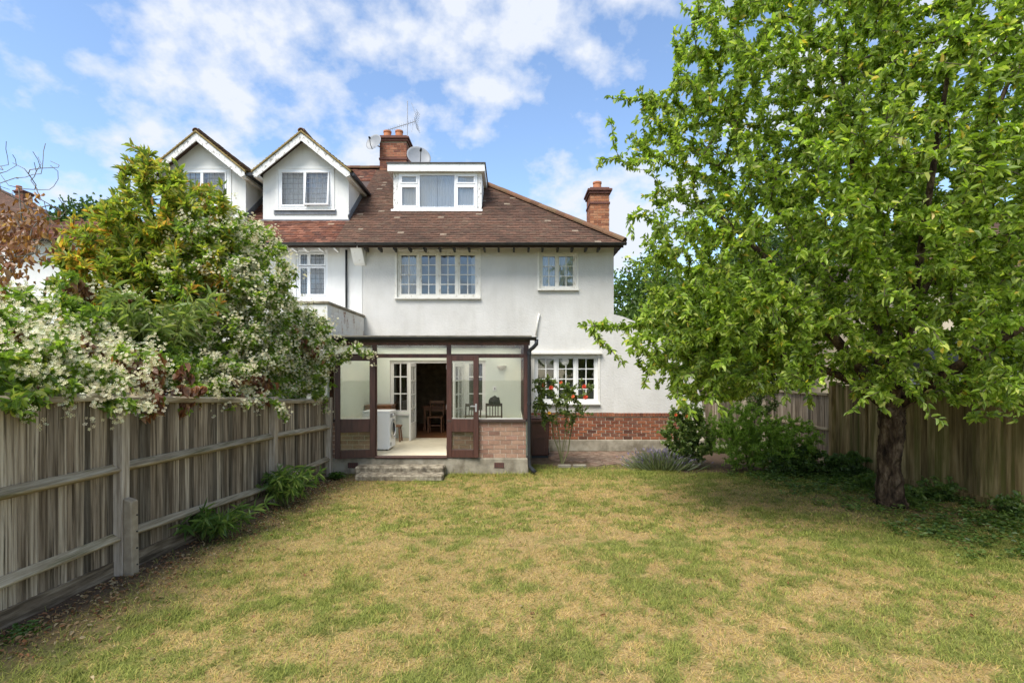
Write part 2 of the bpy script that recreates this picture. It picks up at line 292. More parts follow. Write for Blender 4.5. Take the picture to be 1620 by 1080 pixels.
class MB:
    def __init__(s): s.v = []; s.f = []; s.sm = False
    def add(s, vs, fs):
        b = len(s.v); s.v += [tuple(p) for p in vs]; s.f += [tuple(i + b for i in f) for f in fs]; return s
    def box(s, x0, x1, y0, y1, z0, z1):
        x0, x1 = sorted((x0, x1)); y0, y1 = sorted((y0, y1)); z0, z1 = sorted((z0, z1))
        return s.add([(x0, y0, z0), (x1, y0, z0), (x1, y1, z0), (x0, y1, z0), (x0, y0, z1), (x1, y0, z1), (x1, y1, z1), (x0, y1, z1)],
                     [(0, 3, 2, 1), (4, 5, 6, 7), (0, 1, 5, 4), (1, 2, 6, 5), (2, 3, 7, 6), (3, 0, 4, 7)])
    def bar(s, p0, p1, w, h, up=(0, 0, 1)):
        """box from p0 to p1, w across, h along up"""
        p0, p1 = Vector(p0), Vector(p1); d = (p1 - p0).normalized(); sd = d.cross(Vector(up)).normalized() * (w / 2); u = sd.cross(d).normalized() * (h / 2)
        vs = [p + a * sd + b * u for p in (p0, p1) for a, b in ((-1, -1), (1, -1), (1, 1), (-1, 1))]
        return s.add(vs, [(0, 1, 2, 3), (7, 6, 5, 4), (0, 4, 5, 1), (1, 5, 6, 2), (2, 6, 7, 3), (3, 7, 4, 0)])
    def sweep(s, pts2, p0, p1, side, up):
        """2-D outline (side, up) swept from p0 to p1"""
        p0, p1, side, up = map(Vector, (p0, p1, side, up)); n = len(pts2)
        vs = [p + side * a + up * b for p in (p0, p1) for a, b in pts2]
        return s.add(vs, [tuple(range(n - 1, -1, -1)), tuple(range(n, 2 * n))] + [(i, (i + 1) % n, n + (i + 1) % n, n + i) for i in range(n)])
    def tube(s, pts, rad, n=8, cap=True):
        pts = [Vector(p) for p in pts]; m = len(pts)
        rad = rad if hasattr(rad, '__len__') else [rad] * m
        b = len(s.v); ref = None
        for i, p in enumerate(pts):
            d = (pts[min(i + 1, m - 1)] - pts[max(i - 1, 0)]).normalized()
            if ref is None: ref = d.orthogonal().normalized()
            ref = (ref - d * ref.dot(d)).normalized(); q = d.cross(ref)
            for k in range(n):
                a = 2 * math.pi * k / n; s.v.append(tuple(p + (ref * math.cos(a) + q * math.sin(a)) * rad[i]))
        for i in range(m - 1):
            for k in range(n):
                s.f.append((b + i * n + k, b + i * n + (k + 1) % n, b + (i + 1) * n + (k + 1) % n, b + (i + 1) * n + k))
        if cap: s.f.append(tuple(b + k for k in range(n - 1, -1, -1))); s.f.append(tuple(b + (m - 1) * n + k for k in range(n)))
        return s
    def lathe(s, prof, c, n=16):
        b = len(s.v); c = Vector(c)
        for r, z in prof:
            for k in range(n):
                a = 2 * math.pi * k / n; s.v.append((c.x + r * math.cos(a), c.y + r * math.sin(a), c.z + z))
        for i in range(len(prof) - 1):
            for k in range(n): s.f.append((b + i * n + k, b + i * n + (k + 1) % n, b + (i + 1) * n + (k + 1) % n, b + (i + 1) * n + k))
        s.f.append(tuple(b + k for k in range(n - 1, -1, -1))); s.f.append(tuple(b + (len(prof) - 1) * n + k for k in range(n)))
        return s
    def xf(s, loc=(0, 0, 0), rz=0, mat=None):
        M = mat if mat is not None else Matrix.Translation(loc) @ Matrix.Rotation(rz, 4, 'Z')
        s.v = [tuple(M @ Vector(p)) for p in s.v]; return s
    def mesh(s, name, origin=(0, 0, 0), smooth=False):
        me = bpy.data.meshes.new(name); o = Vector(origin)
        me.from_pydata([tuple(Vector(p) - o) for p in s.v], [], s.f); me.update()
        if smooth: me.polygons.foreach_set('use_smooth', [True] * len(me.polygons))
        return me
    def build(s, name, mat, parent=None, bevel=0, smooth=False, kind=None, label=None, origin=None):
        og = Vector(origin) if origin is not None else (ORI[parent.name] if parent else Vector((0, 0, 0)))
        o = link(name, s.mesh(name, og, smooth), mat, parent, og, kind, label)
        if bevel:
            b = o.modifiers.new('edge', 'BEVEL'); b.width = bevel; b.segments = 1; b.limit_method = 'ANGLE'
        return o

def vnoise(x, y, seed=0):
    t = np.random.default_rng(seed).random((256, 256))
    xi, yi = np.floor(x).astype(int), np.floor(y).astype(int); fx, fy = x - xi, y - yi
    fx, fy = fx * fx * (3 - 2 * fx), fy * fy * (3 - 2 * fy)
    g = lambda a, b: t[a % 256, b % 256]
    return (g(xi, yi) * (1 - fx) + g(xi + 1, yi) * fx) * (1 - fy) + (g(xi, yi + 1) * (1 - fx) + g(xi + 1, yi + 1) * fx) * fy
def fbm(x, y, seed=0, oct=4):
    s, a, tot = 0, 1.0, 0
    for i in range(oct):
        s = s + a * vnoise(x * 2 ** i + 17.3 * i, y * 2 ** i + 5.1 * i, seed + i); tot += a; a *= 0.55
    return s / tot
def unit(a): return a / np.maximum(np.linalg.norm(a, axis=1, keepdims=True), 1e-9)

# ================================================================== the ground
FY = 13.45                      # the rear wall of the house
def lawn_tone(x, y):
    """0 straw .. 1 green; soil share; from where the lawn really is dry, green or bare"""
    g = fbm(x * 0.7, y * 0.7, 3, 4) * 0.27 + fbm(x * 2.6, y * 2.6, 9, 4) * 0.33 + fbm(x * 9, y * 9, 19, 3) * 0.40
    g = np.clip((g - 0.465) / 0.14, 0, 1)
    fence = x - (-3.92 + 0.06 * (y - 5.18))                       # metres from the left fence
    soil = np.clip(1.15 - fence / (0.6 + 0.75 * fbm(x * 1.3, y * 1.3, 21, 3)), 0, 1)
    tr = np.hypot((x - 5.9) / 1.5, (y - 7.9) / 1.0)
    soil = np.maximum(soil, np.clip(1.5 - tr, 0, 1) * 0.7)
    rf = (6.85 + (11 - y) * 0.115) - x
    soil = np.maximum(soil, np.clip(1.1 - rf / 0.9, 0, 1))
    soil = np.maximum(soil, np.clip((x - 3.2) / 0.3, 0, 1) * np.clip((y - 10.25) / 0.35, 0, 1))
    edge = np.clip((y - 9.6) / 0.9, 0, 1) * (0.45 + 0.5 * fbm(x * 2, y * 2, 31, 3))
    right = np.clip((x - 3.2) / 2.0, 0, 1) * np.clip((8.6 - np.abs(y - 7.6) * 2.0) / 5, 0, 1) * 0.55
    near_left = np.clip((1.0 - x) / 4.0, 0, 1) * 0.16
    g = np.clip(g * 0.85 + edge * 0.8 + right * fbm(x * 1.5, y * 1.5, 41, 3) * 1.4 + near_left, 0, 1)
    return g, soil
def lawn_colour(x, y, g, soil, n):
    straw = np.array([0.43, 0.305, 0.135]); straw2 = np.array([0.34, 0.235, 0.11]); green = np.array([0.135, 0.175, 0.035]); green2 = np.array([0.20, 0.225, 0.055]); earth = np.array([0.13, 0.088, 0.058])
    t = rng.random(n)[:, None]
    s = straw * t + straw2 * (1 - t); gr = green * t + green2 * (1 - t)
    c = s * (1 - g[:, None]) + gr * g[:, None]
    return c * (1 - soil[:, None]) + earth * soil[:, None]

gm = MB(); gm.box(-220, 220, -120, 420, -0.9, -0.15)
tag(gm.build('ground', 'far_ground'), kind='structure')
nx, ny = 220, 300
xs = np.linspace(-4.3, 8.2, nx); ys = np.linspace(-4.0, 13.4, ny)
GX, GY = np.meshgrid(xs, ys); gx, gy = GX.ravel(), GY.ravel()
def ground_z(x, y):
    flat = np.clip((10.3 - y) / 0.8, 0, 1)
    return 0.004 + ((fbm(x * 0.6, y * 0.6, 51, 3) - 0.5) * 0.07 + (fbm(x * 4, y * 4, 61, 3) - 0.5) * 0.025) * flat
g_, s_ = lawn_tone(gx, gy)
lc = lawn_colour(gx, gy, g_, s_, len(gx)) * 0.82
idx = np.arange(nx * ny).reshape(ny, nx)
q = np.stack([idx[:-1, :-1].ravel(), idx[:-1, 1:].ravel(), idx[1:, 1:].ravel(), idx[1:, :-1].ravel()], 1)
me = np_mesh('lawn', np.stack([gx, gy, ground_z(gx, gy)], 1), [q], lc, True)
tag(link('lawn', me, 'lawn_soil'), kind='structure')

# ================================================================== building helpers
def wall_open(mb, x0, x1, z0, z1, y, t, holes):
    """a wall in the xz plane, its face at y, t thick, with rectangular holes (x0, x1, z0, z1) and their reveals"""
    X = sorted({x0, x1, *[h[0] for h in holes], *[h[1] for h in holes]}); Z = sorted({z0, z1, *[h[2] for h in holes], *[h[3] for h in holes]})
    X = [a for a in X if x0 <= a <= x1]; Z = [a for a in Z if z0 <= a <= z1]
    solid = {}
    for i in range(len(X) - 1):
        for k in range(len(Z) - 1):
            cx, cz = (X[i] + X[i + 1]) / 2, (Z[k] + Z[k + 1]) / 2
            solid[i, k] = not any(h[0] < cx < h[1] and h[2] < cz < h[3] for h in holes)
    for (i, k), s in solid.items():
        if not s: continue
        a, b, c, d = X[i], X[i + 1], Z[k], Z[k + 1]
        mb.add([(a, y, c), (b, y, c), (b, y, d), (a, y, d)], [(0, 1, 2, 3)])
        mb.add([(a, y + t, c), (b, y + t, c), (b, y + t, d), (a, y + t, d)], [(3, 2, 1, 0)])
        for dk, e in (((-1, 0), ((a, c), (a, d))), ((1, 0), ((b, d), (b, c))), ((0, -1), ((b, c), (a, c))), ((0, 1), ((a, d), (b, d)))):
            if not solid.get((i + dk[0], k + dk[1]), False):
                (ex, ez), (fx, fz) = e
                mb.add([(ex, y, ez), (fx, y, fz), (fx, y + t, fz), (ex, y + t, ez)], [(0, 1, 2, 3)])
    return mb
def pane_mesh(w, h, t=0.004):
    return MB().box(-w / 2, w / 2, -t / 2, t / 2, -h / 2, h / 2).mesh('pane')
PANES = {}
def put_pane(parent, x0, x1, y, z0, z1, mat='window_glass'):
    k = (round(x1 - x0, 3), round(z1 - z0, 3), mat)
    if k not in PANES: PANES[k] = pane_mesh(x1 - x0, z1 - z0)
    return link('pane', PANES[k], mat, parent, ((x0 + x1) / 2, y, (z0 + z1) / 2))
def window(parent, name, x0, x1, z0, z1, y, lights, frame=0.05, sash=0.035, bar=0.018, mat='cream_paint', sill=0.06, depth=0.07, label=None):
    """lights: list of (x share from, to, columns, rows, transom or None). One frame mesh; each pane an object."""
    f = MB(); w = x1 - x0
    f.box(x0, x1, y, y + depth, z1 - frame, z1); f.box(x0, x1, y, y + depth, z0, z0 + frame)
    f.box(x0, x0 + frame, y, y + depth, z0 + frame, z1 - frame); f.box(x1 - frame, x1, y, y + depth, z0 + frame, z1 - frame)
    panes = []
    ix0, ix1, iz0, iz1 = x0 + frame, x1 - frame, z0 + frame, z1 - frame
    iw = ix1 - ix0; n = len(lights)
    for j, (a, b, nc, rows) in enumerate(lights):
        la, lb = ix0 + a * iw, ix0 + b * iw
        if j: f.box(la - frame * 0.45, la + frame * 0.45, y + 0.001, y + depth, iz0, iz1)
        la += frame * 0.45 if j else 0; lb -= frame * 0.45 if j < n - 1 else 0
        # sash
        ya, yb = y + 0.012 + 0.004 * (j % 2), y + depth - 0.012
        f.box(la, lb, ya, yb, iz1 - sash, iz1); f.box(la, lb, ya, yb, iz0, iz0 + sash)
        f.box(la, la + sash, ya, yb, iz0 + sash, iz1 - sash); f.box(lb - sash, lb, ya, yb, iz0 + sash, iz1 - sash)
        ga, gb, ha, hb = la + sash, lb - sash, iz0 + sash, iz1 - sash
        rz = rows if hasattr(rows, '__len__') else [k / rows for k in range(rows + 1)]
        for c in range(1, nc):
            xc = ga + (gb - ga) * c / nc; f.box(xc - bar / 2, xc + bar / 2, ya + 0.006, yb - 0.004, ha, hb)
        for rr in rz[1:-1]:
            zc = ha + (hb - ha) * rr; f.box(ga, gb, ya + 0.004, yb - 0.006, zc - bar / 2, zc + bar / 2)
        for c in range(nc):
            for k in range(len(rz) - 1):
                pa = ga + (gb - ga) * c / nc + (bar / 2 if c else 0); pb = ga + (gb - ga) * (c + 1) / nc - (bar / 2 if c < nc - 1 else 0)
                qa = ha + (hb - ha) * rz[k] + (bar / 2 if k else 0); qb = ha + (hb - ha) * rz[k + 1] - (bar / 2 if k < len(rz) - 2 else 0)
                panes.append((pa, pb, qa, qb))
    if sill:
        f.box(x0 - 0.05, x1 + 0.05, y - sill - 0.06, y + depth, z0 - 0.045, z0 - 0.001)
    o = f.build(name, mat, parent, label=label)
    for pa, pb, qa, qb in panes: put_pane(o, pa, pb, y + depth * 0.5, qa, qb)
    return o
def curtain(parent, x0, x1, z0, z1, y, folds=8, amp=0.02, mat='net_curtain'):
    n = max(12, folds * 8); t = np.linspace(0, 1, n); wob = np.cumsum(rng.random(n)); wob = wob / wob[-1]
    yy = y + amp * np.sin(wob * folds * 2 * np.pi); xx = x0 + (x1 - x0) * t
    v = np.concatenate([np.stack([xx, yy, np.full(n, z0)], 1), np.stack([xx, yy * 0.6 + y * 0.4, np.full(n, z1)], 1)]); i = np.arange(n - 1)
    og = ORI[parent.name]
    return link('curtain', np_mesh('curtain', v - np.array(og), [np.stack([i, i + 1, i + 1 + n, i + n], 1)], None, True), mat, parent)

def tiles(el, er, tl, tr, cols, gauge=0.105, width=0.17, skip=None, seed=1, lift=0.0, jit=0.2):
    """plain tiles laid in courses on a slope: eave left/right, top left/right. Returns arrays."""
    r = np.random.default_rng(seed)
    el, er, tl, tr = (np.array(p, float) for p in (el, er, tl, tr))
    along = (er - el) / np.linalg.norm(er - el)
    up = (tl - el) - along * np.dot(tl - el, along); L = np.linalg.norm(up); up /= L
    nrm = np.cross(along, up); nrm *= np.sign(nrm[2]) if abs(nrm[2]) > 1e-6 else 1
    V, C, n = [], [], 0
    rows = int(L / gauge)
    cols = np.array(cols)
    for i in range(rows + 1):
        s = i * gauge / L
        if s > 1: break
        a = np.dot(el + (tl - el) * s - el, along); b = np.dot(er + (tr - er) * s - el, along)
        off = (0.5 * width if i % 2 else 0)
        k = np.arange(math.floor(a / width) - 1, math.ceil(b / width) + 1)
        x = k * width + off
        x0, x1 = np.clip(x + 0.002, a, b), np.clip(x + width - 0.002, a, b)
        ok = x1 - x0 > 0.015
        x0, x1 = x0[ok], x1[ok]
        if skip is not None:
            mid = el + along * ((x0 + x1) / 2)[:, None] + up * (i * gauge)
            m_ = ~skip(mid); x0, x1 = x0[m_], x1[m_]
        m = len(x0)
        if not m: continue
        h = 0.016 + r.random(m) * 0.007 + lift
        base = el + up * (i * gauge)
        jj = (r.random(m) - 0.5) * 0.012
        P = lambda x, u, z: base + along * x[:, None] + up * (u + jj)[:, None] + nrm * z[:, None]
        g = np.full(m, gauge * 1.12); zr = np.zeros(m)
        tw = (r.random(m) - 0.5) * 0.006
        vv = np.stack([P(x0, zr, h + tw), P(x1, zr, h - tw), P(x1, g, h * 0.25), P(x0, g, h * 0.25), P(x0, zr, h - 0.012), P(x1, zr, h - 0.012)], 1)
        V.append(vv.reshape(-1, 3))
        ci = cols[r.integers(0, len(cols), m)] * (1 + (r.random((m, 1)) - 0.5) * jit)
        xm_ = (x0 + x1) / 2; lich = fbm(xm_ * 0.9 + seed * 3.3, np.full(m, i * gauge * 1.6), seed + 200, 4)[:, None]; ci = ci * (0.72 + 0.56 * np.clip((lich - 0.25) / 0.5, 0, 1)); pale = (r.random((m, 1)) < 0.012); ci = np.where(pale, ci * 0.5 + np.array([0.20, 0.165, 0.12]), ci)
        C.append(np.repeat(ci, 6, axis=0)); n += m
    V = np.concatenate(V); C = np.concatenate(C); b = np.arange(n)[:, None] * 6
    return V, [b + np.array([[0, 1, 2, 3]]), b + np.array([[4, 5, 1, 0]]), b + np.array([[4, 0, 3]]), b + np.array([[5, 2, 1]])], C
def tile_object(parent, sets, name='roof_tiles'):
    V, Fq, Ft, C, b = [], [], [], [], 0
    for v, f, c in sets:
        V.append(v); C.append(c); Fq += [f[0] + b, f[1] + b]; Ft += [f[2] + b, f[3] + b]; b += len(v)
    og = np.array(ORI[parent.name])
    return link(name, np_mesh(name, np.concatenate(V) - og, Fq + Ft, np.concatenate(C)), 'tile', parent, kind='stuff')
def brick_skin(boxes_faces, seed, cols, bw=0.215, bh=0.065, mj=0.011, proud=0.006):
    """small bricks on upright faces, for chimneys too far off to pick the bricks apart: faces are (p0, p1, z0, z1, outward normal)"""
    r = np.random.default_rng(seed); V, C, Fq, n = [], [], [], 0; cols = np.array(cols)
    for p0, p1, z0, z1, nr in boxes_faces:
        p0, p1, nr = np.array(p0, float), np.array(p1, float), np.array(nr, float); L = np.linalg.norm(p1 - p0); d = (p1 - p0) / L
        z, row = z0, 0
        while z + bh * 0.6 < z1:
            x = -(bw / 2 + mj / 2) if row % 2 else 0.0
            while x < L - 0.02:
                a, b = max(x, 0), min(x + bw, L); zt = min(z + bh, z1)
                if b - a > 0.025:
                    pr = proud + r.random() * 0.004
                    A, B = p0 + d * a, p0 + d * b; up = np.array([0, 0, 1])
                    q = [A + up * z, B + up * z, B + up * zt, A + up * zt]
                    V += q + [p + nr * pr for p in q]; c = cols[r.integers(len(cols))] * (0.85 + 0.3 * r.random()); C += [c] * 8
                    o = n * 8; Fq += [[o + 4, o + 5, o + 6, o + 7], [o, o + 1, o + 5, o + 4], [o + 1, o + 2, o + 6, o + 5], [o + 2, o + 3, o + 7, o + 6], [o + 3, o, o + 4, o + 7]]; n += 1
                x += bw + mj
            z += bh + mj; row += 1
    return np.array(V), [np.array(Fq)], np.array(C)
def four_faces(x0, x1, y0, y1, z0, z1):
    return [((x0, y0, 0), (x1, y0, 0), z0, z1, (0, -1, 0)), ((x1, y0, 0), (x1, y1, 0), z0, z1, (1, 0, 0)), ((x1, y1, 0), (x0, y1, 0), z0, z1, (0, 1, 0)), ((x0, y1, 0), (x0, y0, 0), z0, z1, (-1, 0, 0))]
def chimney(parent, x0, x1, y0, y1, z0, z1, pots, cols, seed, band=None):
    c = MB().box(x0, x1, y0, y1, z0, z1).build('chimney', 'old_mortar', parent)
    fs = four_faces(x0, x1, y0, y1, z0, z1 - 0.17)
    V, Fq, C = brick_skin(fs, seed, cols)
    og = np.array(ORI[c.name])
    link('bricks', np_mesh('bricks', V - og, Fq, C), 'chimney_brick', c, kind='stuff')
    k = MB(); e = 0.05
    k.box(x0 - e, x1 + e, y0 - e, y1 + e, z1 - 0.165, z1 - 0.09); k.box(x0 - e - 0.04, x1 + e + 0.04, y0 - e - 0.04, y1 + e + 0.04, z1 - 0.088, z1 - 0.02)
    k.box(x0 - 0.01, x1 + 0.01, y0 - 0.01, y1 + 0.01, z1 - 0.02, z1 + 0.04)
    if band: MB().box(x0 - 0.03, x1 + 0.03, y0 - 0.03, y1 + 0.03, band, band + 0.07).build('string_course', 'air_brick', c, bevel=0.008)
    k.build('chimney_cap', 'air_brick', c, bevel=0.008)
    for (px, py, r, h) in pots:
        MB().lathe([(r * 1.05, 0), (r, 0.03), (r * 0.88, h * 0.8), (r * 1.0, h * 0.82), (r * 1.0, h), (r * 0.7, h), (r * 0.7, h * 0.5)], (px, py, z1 + 0.04)).build('chimney_pot', 'terracotta', c, smooth=False)
    return c
RED_BR = [(0.22, 0.085, 0.05), (0.30, 0.12, 0.07), (0.16, 0.065, 0.045), (0.34, 0.15, 0.085), (0.26, 0.10, 0.055)]
ORANGE_BR = [(0.32, 0.125, 0.06), (0.38, 0.155, 0.075), (0.25, 0.098, 0.052), (0.42, 0.20, 0.105)]
BROWN_T = [(0.0965, 0.0519, 0.0341), (0.106, 0.0556, 0.0358), (0.0889, 0.0506, 0.0341), (0.1135, 0.0606, 0.039), (0.0927, 0.0542, 0.0361), (0.106, 0.0649, 0.0425), (0.123, 0.0638, 0.041)]
RED_T = [(0.1496, 0.0549, 0.0317), (0.1757, 0.0676, 0.0373), (0.1235, 0.0493, 0.0317), (0.202, 0.088, 0.0549), (0.1047, 0.0479, 0.0324)]
MOSS_T = [(0.16, 0.115, 0.05), (0.20, 0.14, 0.06), (0.13, 0.10, 0.05), (0.22, 0.13, 0.07)]

# ================================================================== the house
EY, EZ = 12.98, 5.30            # eaves line
RY, RZ = 17.08, 8.73            # ridge
XL, XR = -3.887, 2.64
house = thing('house', (-0.6, FY, 0), 'white rendered two-storey house with brown tiled hipped roof and flat-roofed dormer', 'house')
wx = lambda p: ax(p, FY)
wz = lambda p: az(p, FY)
H_UP = (wx(628), wx(757.5), wz(470.5), wz(397))
H_UR = (wx(853.5), wx(912), wz(457), wz(399.5))
H_GR = (wx(845.5), wx(946), wz(637), wz(561.5))
FR = (wx(617), wx(768), 0.35, wz(570))                      # french windows and sidelights
FD = (wx(648.5), wx(736.5))                                  # the door opening between them
SILLZ = wz(654)
w = MB()
wall_open(w, XL, XR, 1.0, 5.36, FY, 0.28, [H_UP, H_UR, H_GR, (FR[0], FR[1], 0.9, FR[3])])
w.box(XR - 0.28, XR - 0.001, FY + 0.281, 21.2, 0, 5.3); w.box(XL + 0.001, XR - 0.001, 20.9, 21.18, 0, 5.3)     # flank and front
w.box(XL + 0.002, XL + 0.12, FY + 0.281, 20.9, 0, 5.27)                                              # party wall
w.build('wall', 'render_white', house)
# flared side wing, its top swept down in a curve
sweep = [(971, 497), (985, 500.5), (1004, 508), (1024, 519), (1046, 534), (1066, 552), (1084, 574), (1098, 598), (1108, 625), (1114, 655), (1116, 717)]
pts = [(wx(a), wz(b)) for a, b in sweep]; pts = [(XR + 0.001, 0.98)] + [(max(a, XR + 0.001), max(b, 0.98)) for a, b in pts[:-1]] + [(pts[-1][0], 0.98)]
sw = MB(); n = len(pts)
sw.add([(a, FY + 0.002, b) for a, b in pts] + [(a, FY + 2.2, b) for a, b in pts], [tuple(range(n)), tuple(range(2 * n - 1, n - 1, -1))] + [(i, n + i, n + (i + 1) % n, (i + 1) % n) for i in range(n)])
sw.build('side_wing', 'render_white', house)
# brick base: soldier course on top, stretchers below, concrete footing
BX0, BX1 = 0.34, wx(1116)
base = MB().box(BX0, BX1, FY + 0.012, FY + 0.3, 0.0, 0.999); base.box(XL, BX0 - 0.001, FY + 0.02, FY + 0.28, 0, 0.34)
brickwork = base.build('brick_base', 'mortar', house)
def bricks(parent, x0, x1, y, z0, z1, bw, bh, mj, mat, seed, depth=0.05, outer=-1):
    """each brick an object; shared meshes by length; face at y, body behind it"""
    r = random.Random(seed); cache = {}; row = 0; z = z0
    while z + bh <= z1 + 0.004:
        x = x0 - (bw / 2 if row % 2 else 0)
        while x < x1 - 0.03:
            a, b = max(x, x0), min(x + bw, x1)
            if b - a > 0.03:
                k = round(b - a, 3)
                if k not in cache:
                    cache[k] = MB().box(-k / 2, k / 2, 0, depth, -bh / 2, bh / 2).mesh('brick')
                o = link('brick', cache[k], mat, parent, ((a + b) / 2, y + r.uniform(-0.003, 0.003), z + bh / 2))
                o.rotation_euler = (r.uniform(-0.02, 0.02), 0, r.uniform(-0.012, 0.012))
            x += bw + mj
        z += bh + mj; row += 1
bricks(brickwork, BX0, wx(1075), FY - 0.002, 0.31, 0.89, 0.214, 0.064, 0.0185, 'red_brick', 3)
bricks(brickwork, BX0, wx(1075), FY - 0.022, 0.905, 1.0, 0.068, 0.085, 0.0125, 'red_brick', 5, depth=0.08)
ft = MB(); ft.box(BX0, BX1, FY - 0.035, FY + 0.011, 0.0, 0.295); ft.build('footing', 'concrete', house, bevel=0.012)
# inside: floors, partitions
inn = MB()
inn.box(XL + 0.121, XR - 0.281, FY + 0.281, 20.89, 2.92, 3.04); inn.box(XL + 0.121, XR - 0.281, FY + 0.281, 20.89, 5.28, 5.36)
inn.box(XL + 0.121, XR - 0.281, 17.4, 17.5, 3.05, 5.27); inn.box(-0.55, -0.45, FY + 0.281, 17.39, 3.05, 5.27)
inn.box(-0.32, -0.22, FY + 0.281, 17.39, 0, 2.91); inn.box(-0.219, XR - 0.281, 16.6, 16.7, 0, 2.91); inn.box(-0.219, XR - 0.281, FY + 0.281, 16.59, 0.2, 0.3)
inn.build('inner_wall', 'room_pale', house)
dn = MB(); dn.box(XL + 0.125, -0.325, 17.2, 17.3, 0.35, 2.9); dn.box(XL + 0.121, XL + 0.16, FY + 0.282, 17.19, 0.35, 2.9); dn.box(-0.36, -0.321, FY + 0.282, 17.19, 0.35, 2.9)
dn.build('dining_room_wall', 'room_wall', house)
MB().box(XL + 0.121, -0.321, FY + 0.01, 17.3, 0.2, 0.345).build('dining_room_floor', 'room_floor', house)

# windows
L4 = [(0, 0.25, 2, 4), (0.25, 0.5, 2, 4), (0.5, 0.75, 2, 4), (0.75, 1, 2, 4)]
o = window(house, 'window', *H_UP, FY + 0.05, L4, frame=0.055, sash=0.045, bar=0.025, label='four-light casement window above the lean-to')
curtain(house, H_UP[0] + 0.07, H_UP[0] + 0.55, H_UP[2], H_UP[3], FY + 0.24, 5, 0.03)
curtain(house, H_UP[1] - 0.22, H_UP[1] - 0.05, H_UP[2], H_UP[3], FY + 0.25, 2, 0.03)
o = window(house, 'window', *H_UR, FY + 0.05, [(0, 0.48, 2, 3), (0.48, 1, 2, 3)], frame=0.055, sash=0.03, bar=0.024, label='small two-light casement window under the eaves')
curtain(house, H_UR[0] + 0.05, H_UR[1] - 0.05, H_UR[2], H_UR[3], FY + 0.22, 11, 0.022)
o = window(house, 'window', *H_GR, FY + 0.05, [(0, 0.335, 2, 4), (0.335, 0.665, 2, [0, 0.25, 0.5, 0.75, 1]), (0.665, 1, 2, 4)], frame=0.055, sash=0.04, bar=0.024, mat='white_paint', label='three-light kitchen window behind the rose')
vf = MB(); vc = Vector((wx(894.5), FY + 0.085, wz(571.5)))
for rr, dd in ((0.098, 0.0), (0.065, -0.02)):
    ring = [(vc.x + rr * math.cos(a), vc.y + dd - 0.012, vc.z + rr * math.sin(a)) for a in np.linspace(0, 2 * math.pi, 20, endpoint=False)]
    back = [(a, b + 0.03, c) for a, b, c in ring]
    vf.add(ring + back, [tuple(range(20)), tuple(range(39, 19, -1))] + [(i, 20 + i, 20 + (i + 1) % 20, (i + 1) % 20) for i in range(20)])
vf.build('extractor_vent', 'cream_paint', house)
MB().box(wx(838), wx(952), FY - 0.10, FY - 0.001, wz(560), wz(557.5)).build('drip_moulding', 'cream_paint', house)
MB().box(H_UP[0] - 0.04, H_UP[1] + 0.04, FY - 0.05, FY - 0.001, H_UP[3] + 0.005, H_UP[3] + 0.04).build('drip_moulding', 'cream_paint', house)
# surrounds proud of the render
for hh in (H_UP, H_UR, H_GR):
    s = MB(); t = 0.05
    s.box(hh[0] - t, hh[0] - 0.001, FY - 0.015, FY + 0.05, hh[2] - 0.002, hh[3] + t * 0.5); s.box(hh[1] + 0.001, hh[1] + t, FY - 0.015, FY + 0.05, hh[2] - 0.002, hh[3] + t * 0.5)
    s.build('window_surround', 'cream_paint', house)
# french windows
FYF = FY + 0.04
window(house, 'sidelight', FR[0], FD[0] - 0.001, SILLZ, FR[3], FYF, [(0, 1, 2, [0, 0.355, 0.72, 1])], frame=0.05, sash=0.035, bar=0.03, mat='white_paint', sill=0.03)
window(house, 'sidelight', FD[1] + 0.001, FR[1], SILLZ, FR[3], FYF, [(0, 1, 2, [0, 0.355, 0.72, 1])], frame=0.05, sash=0.035, bar=0.03, mat='white_paint', sill=0.03)
df = MB(); df.box(FD[0], FD[0] + 0.06, FYF, FYF + 0.1, 0.35, FR[3]); df.box(FD[1] - 0.06, FD[1], FYF, FYF + 0.1, 0.35, FR[3]); df.box(FD[0] + 0.06, FD[1] - 0.06, FYF, FYF + 0.1, FR[3] - 0.07, FR[3])
df.build('door_frame', 'white_paint', house, bevel=0.004)
def french_leaf(hx, hy, ang, sgn):
    """a glazed leaf swung about its hinge; built flat along +x then turned"""
    W, z0, z1 = 0.66, 0.362, FR[3] - 0.08
    M = Matrix.Translation((hx, hy, 0)) @ Matrix.Rotation(ang, 4, 'Z')
    f = MB(); st = 0.085
    f.box(0, st, -0.02, 0.02, z0, z1); f.box(W - st, W, -0.02, 0.02, z0, z1); f.box(st, W - st, -0.02, 0.02, z1 - st, z1); f.box(st, W - st, -0.02, 0.02, z0, z0 + 0.42)
    zs = [z0 + 0.42 + (z1 - st - z0 - 0.42) * k / 4 for k in range(5)]
    f.box(W / 2 - 0.012, W / 2 + 0.012, -0.015, 0.015, zs[0], zs[-1])
    for z in zs[1:-1]: f.box(st, W - st, -0.014, 0.014, z - 0.012, z + 0.012)
    f.box(st + 0.05, W - st - 0.05, -0.026, 0.026, z0 + 0.08, z0 + 0.36)
    f.xf(mat=M); leaf = f.build('french_door', 'white_paint', house)
    for k in range(4):
        for a, b in ((st, W / 2 - 0.012), (W / 2 + 0.012, W - st)):
            g = MB().box(a, b, -0.003, 0.003, zs[k] + (0.012 if k else 0), zs[k + 1] - (0.012 if k < 3 else 0)).xf(mat=M); g.build('pane', 'window_glass', leaf)
french_leaf(wx(657), FYF - 0.02, R(-91.5), 1)
french_leaf(FD[1] - 0.06, FYF - 0.02, R(180 + 74), -1)

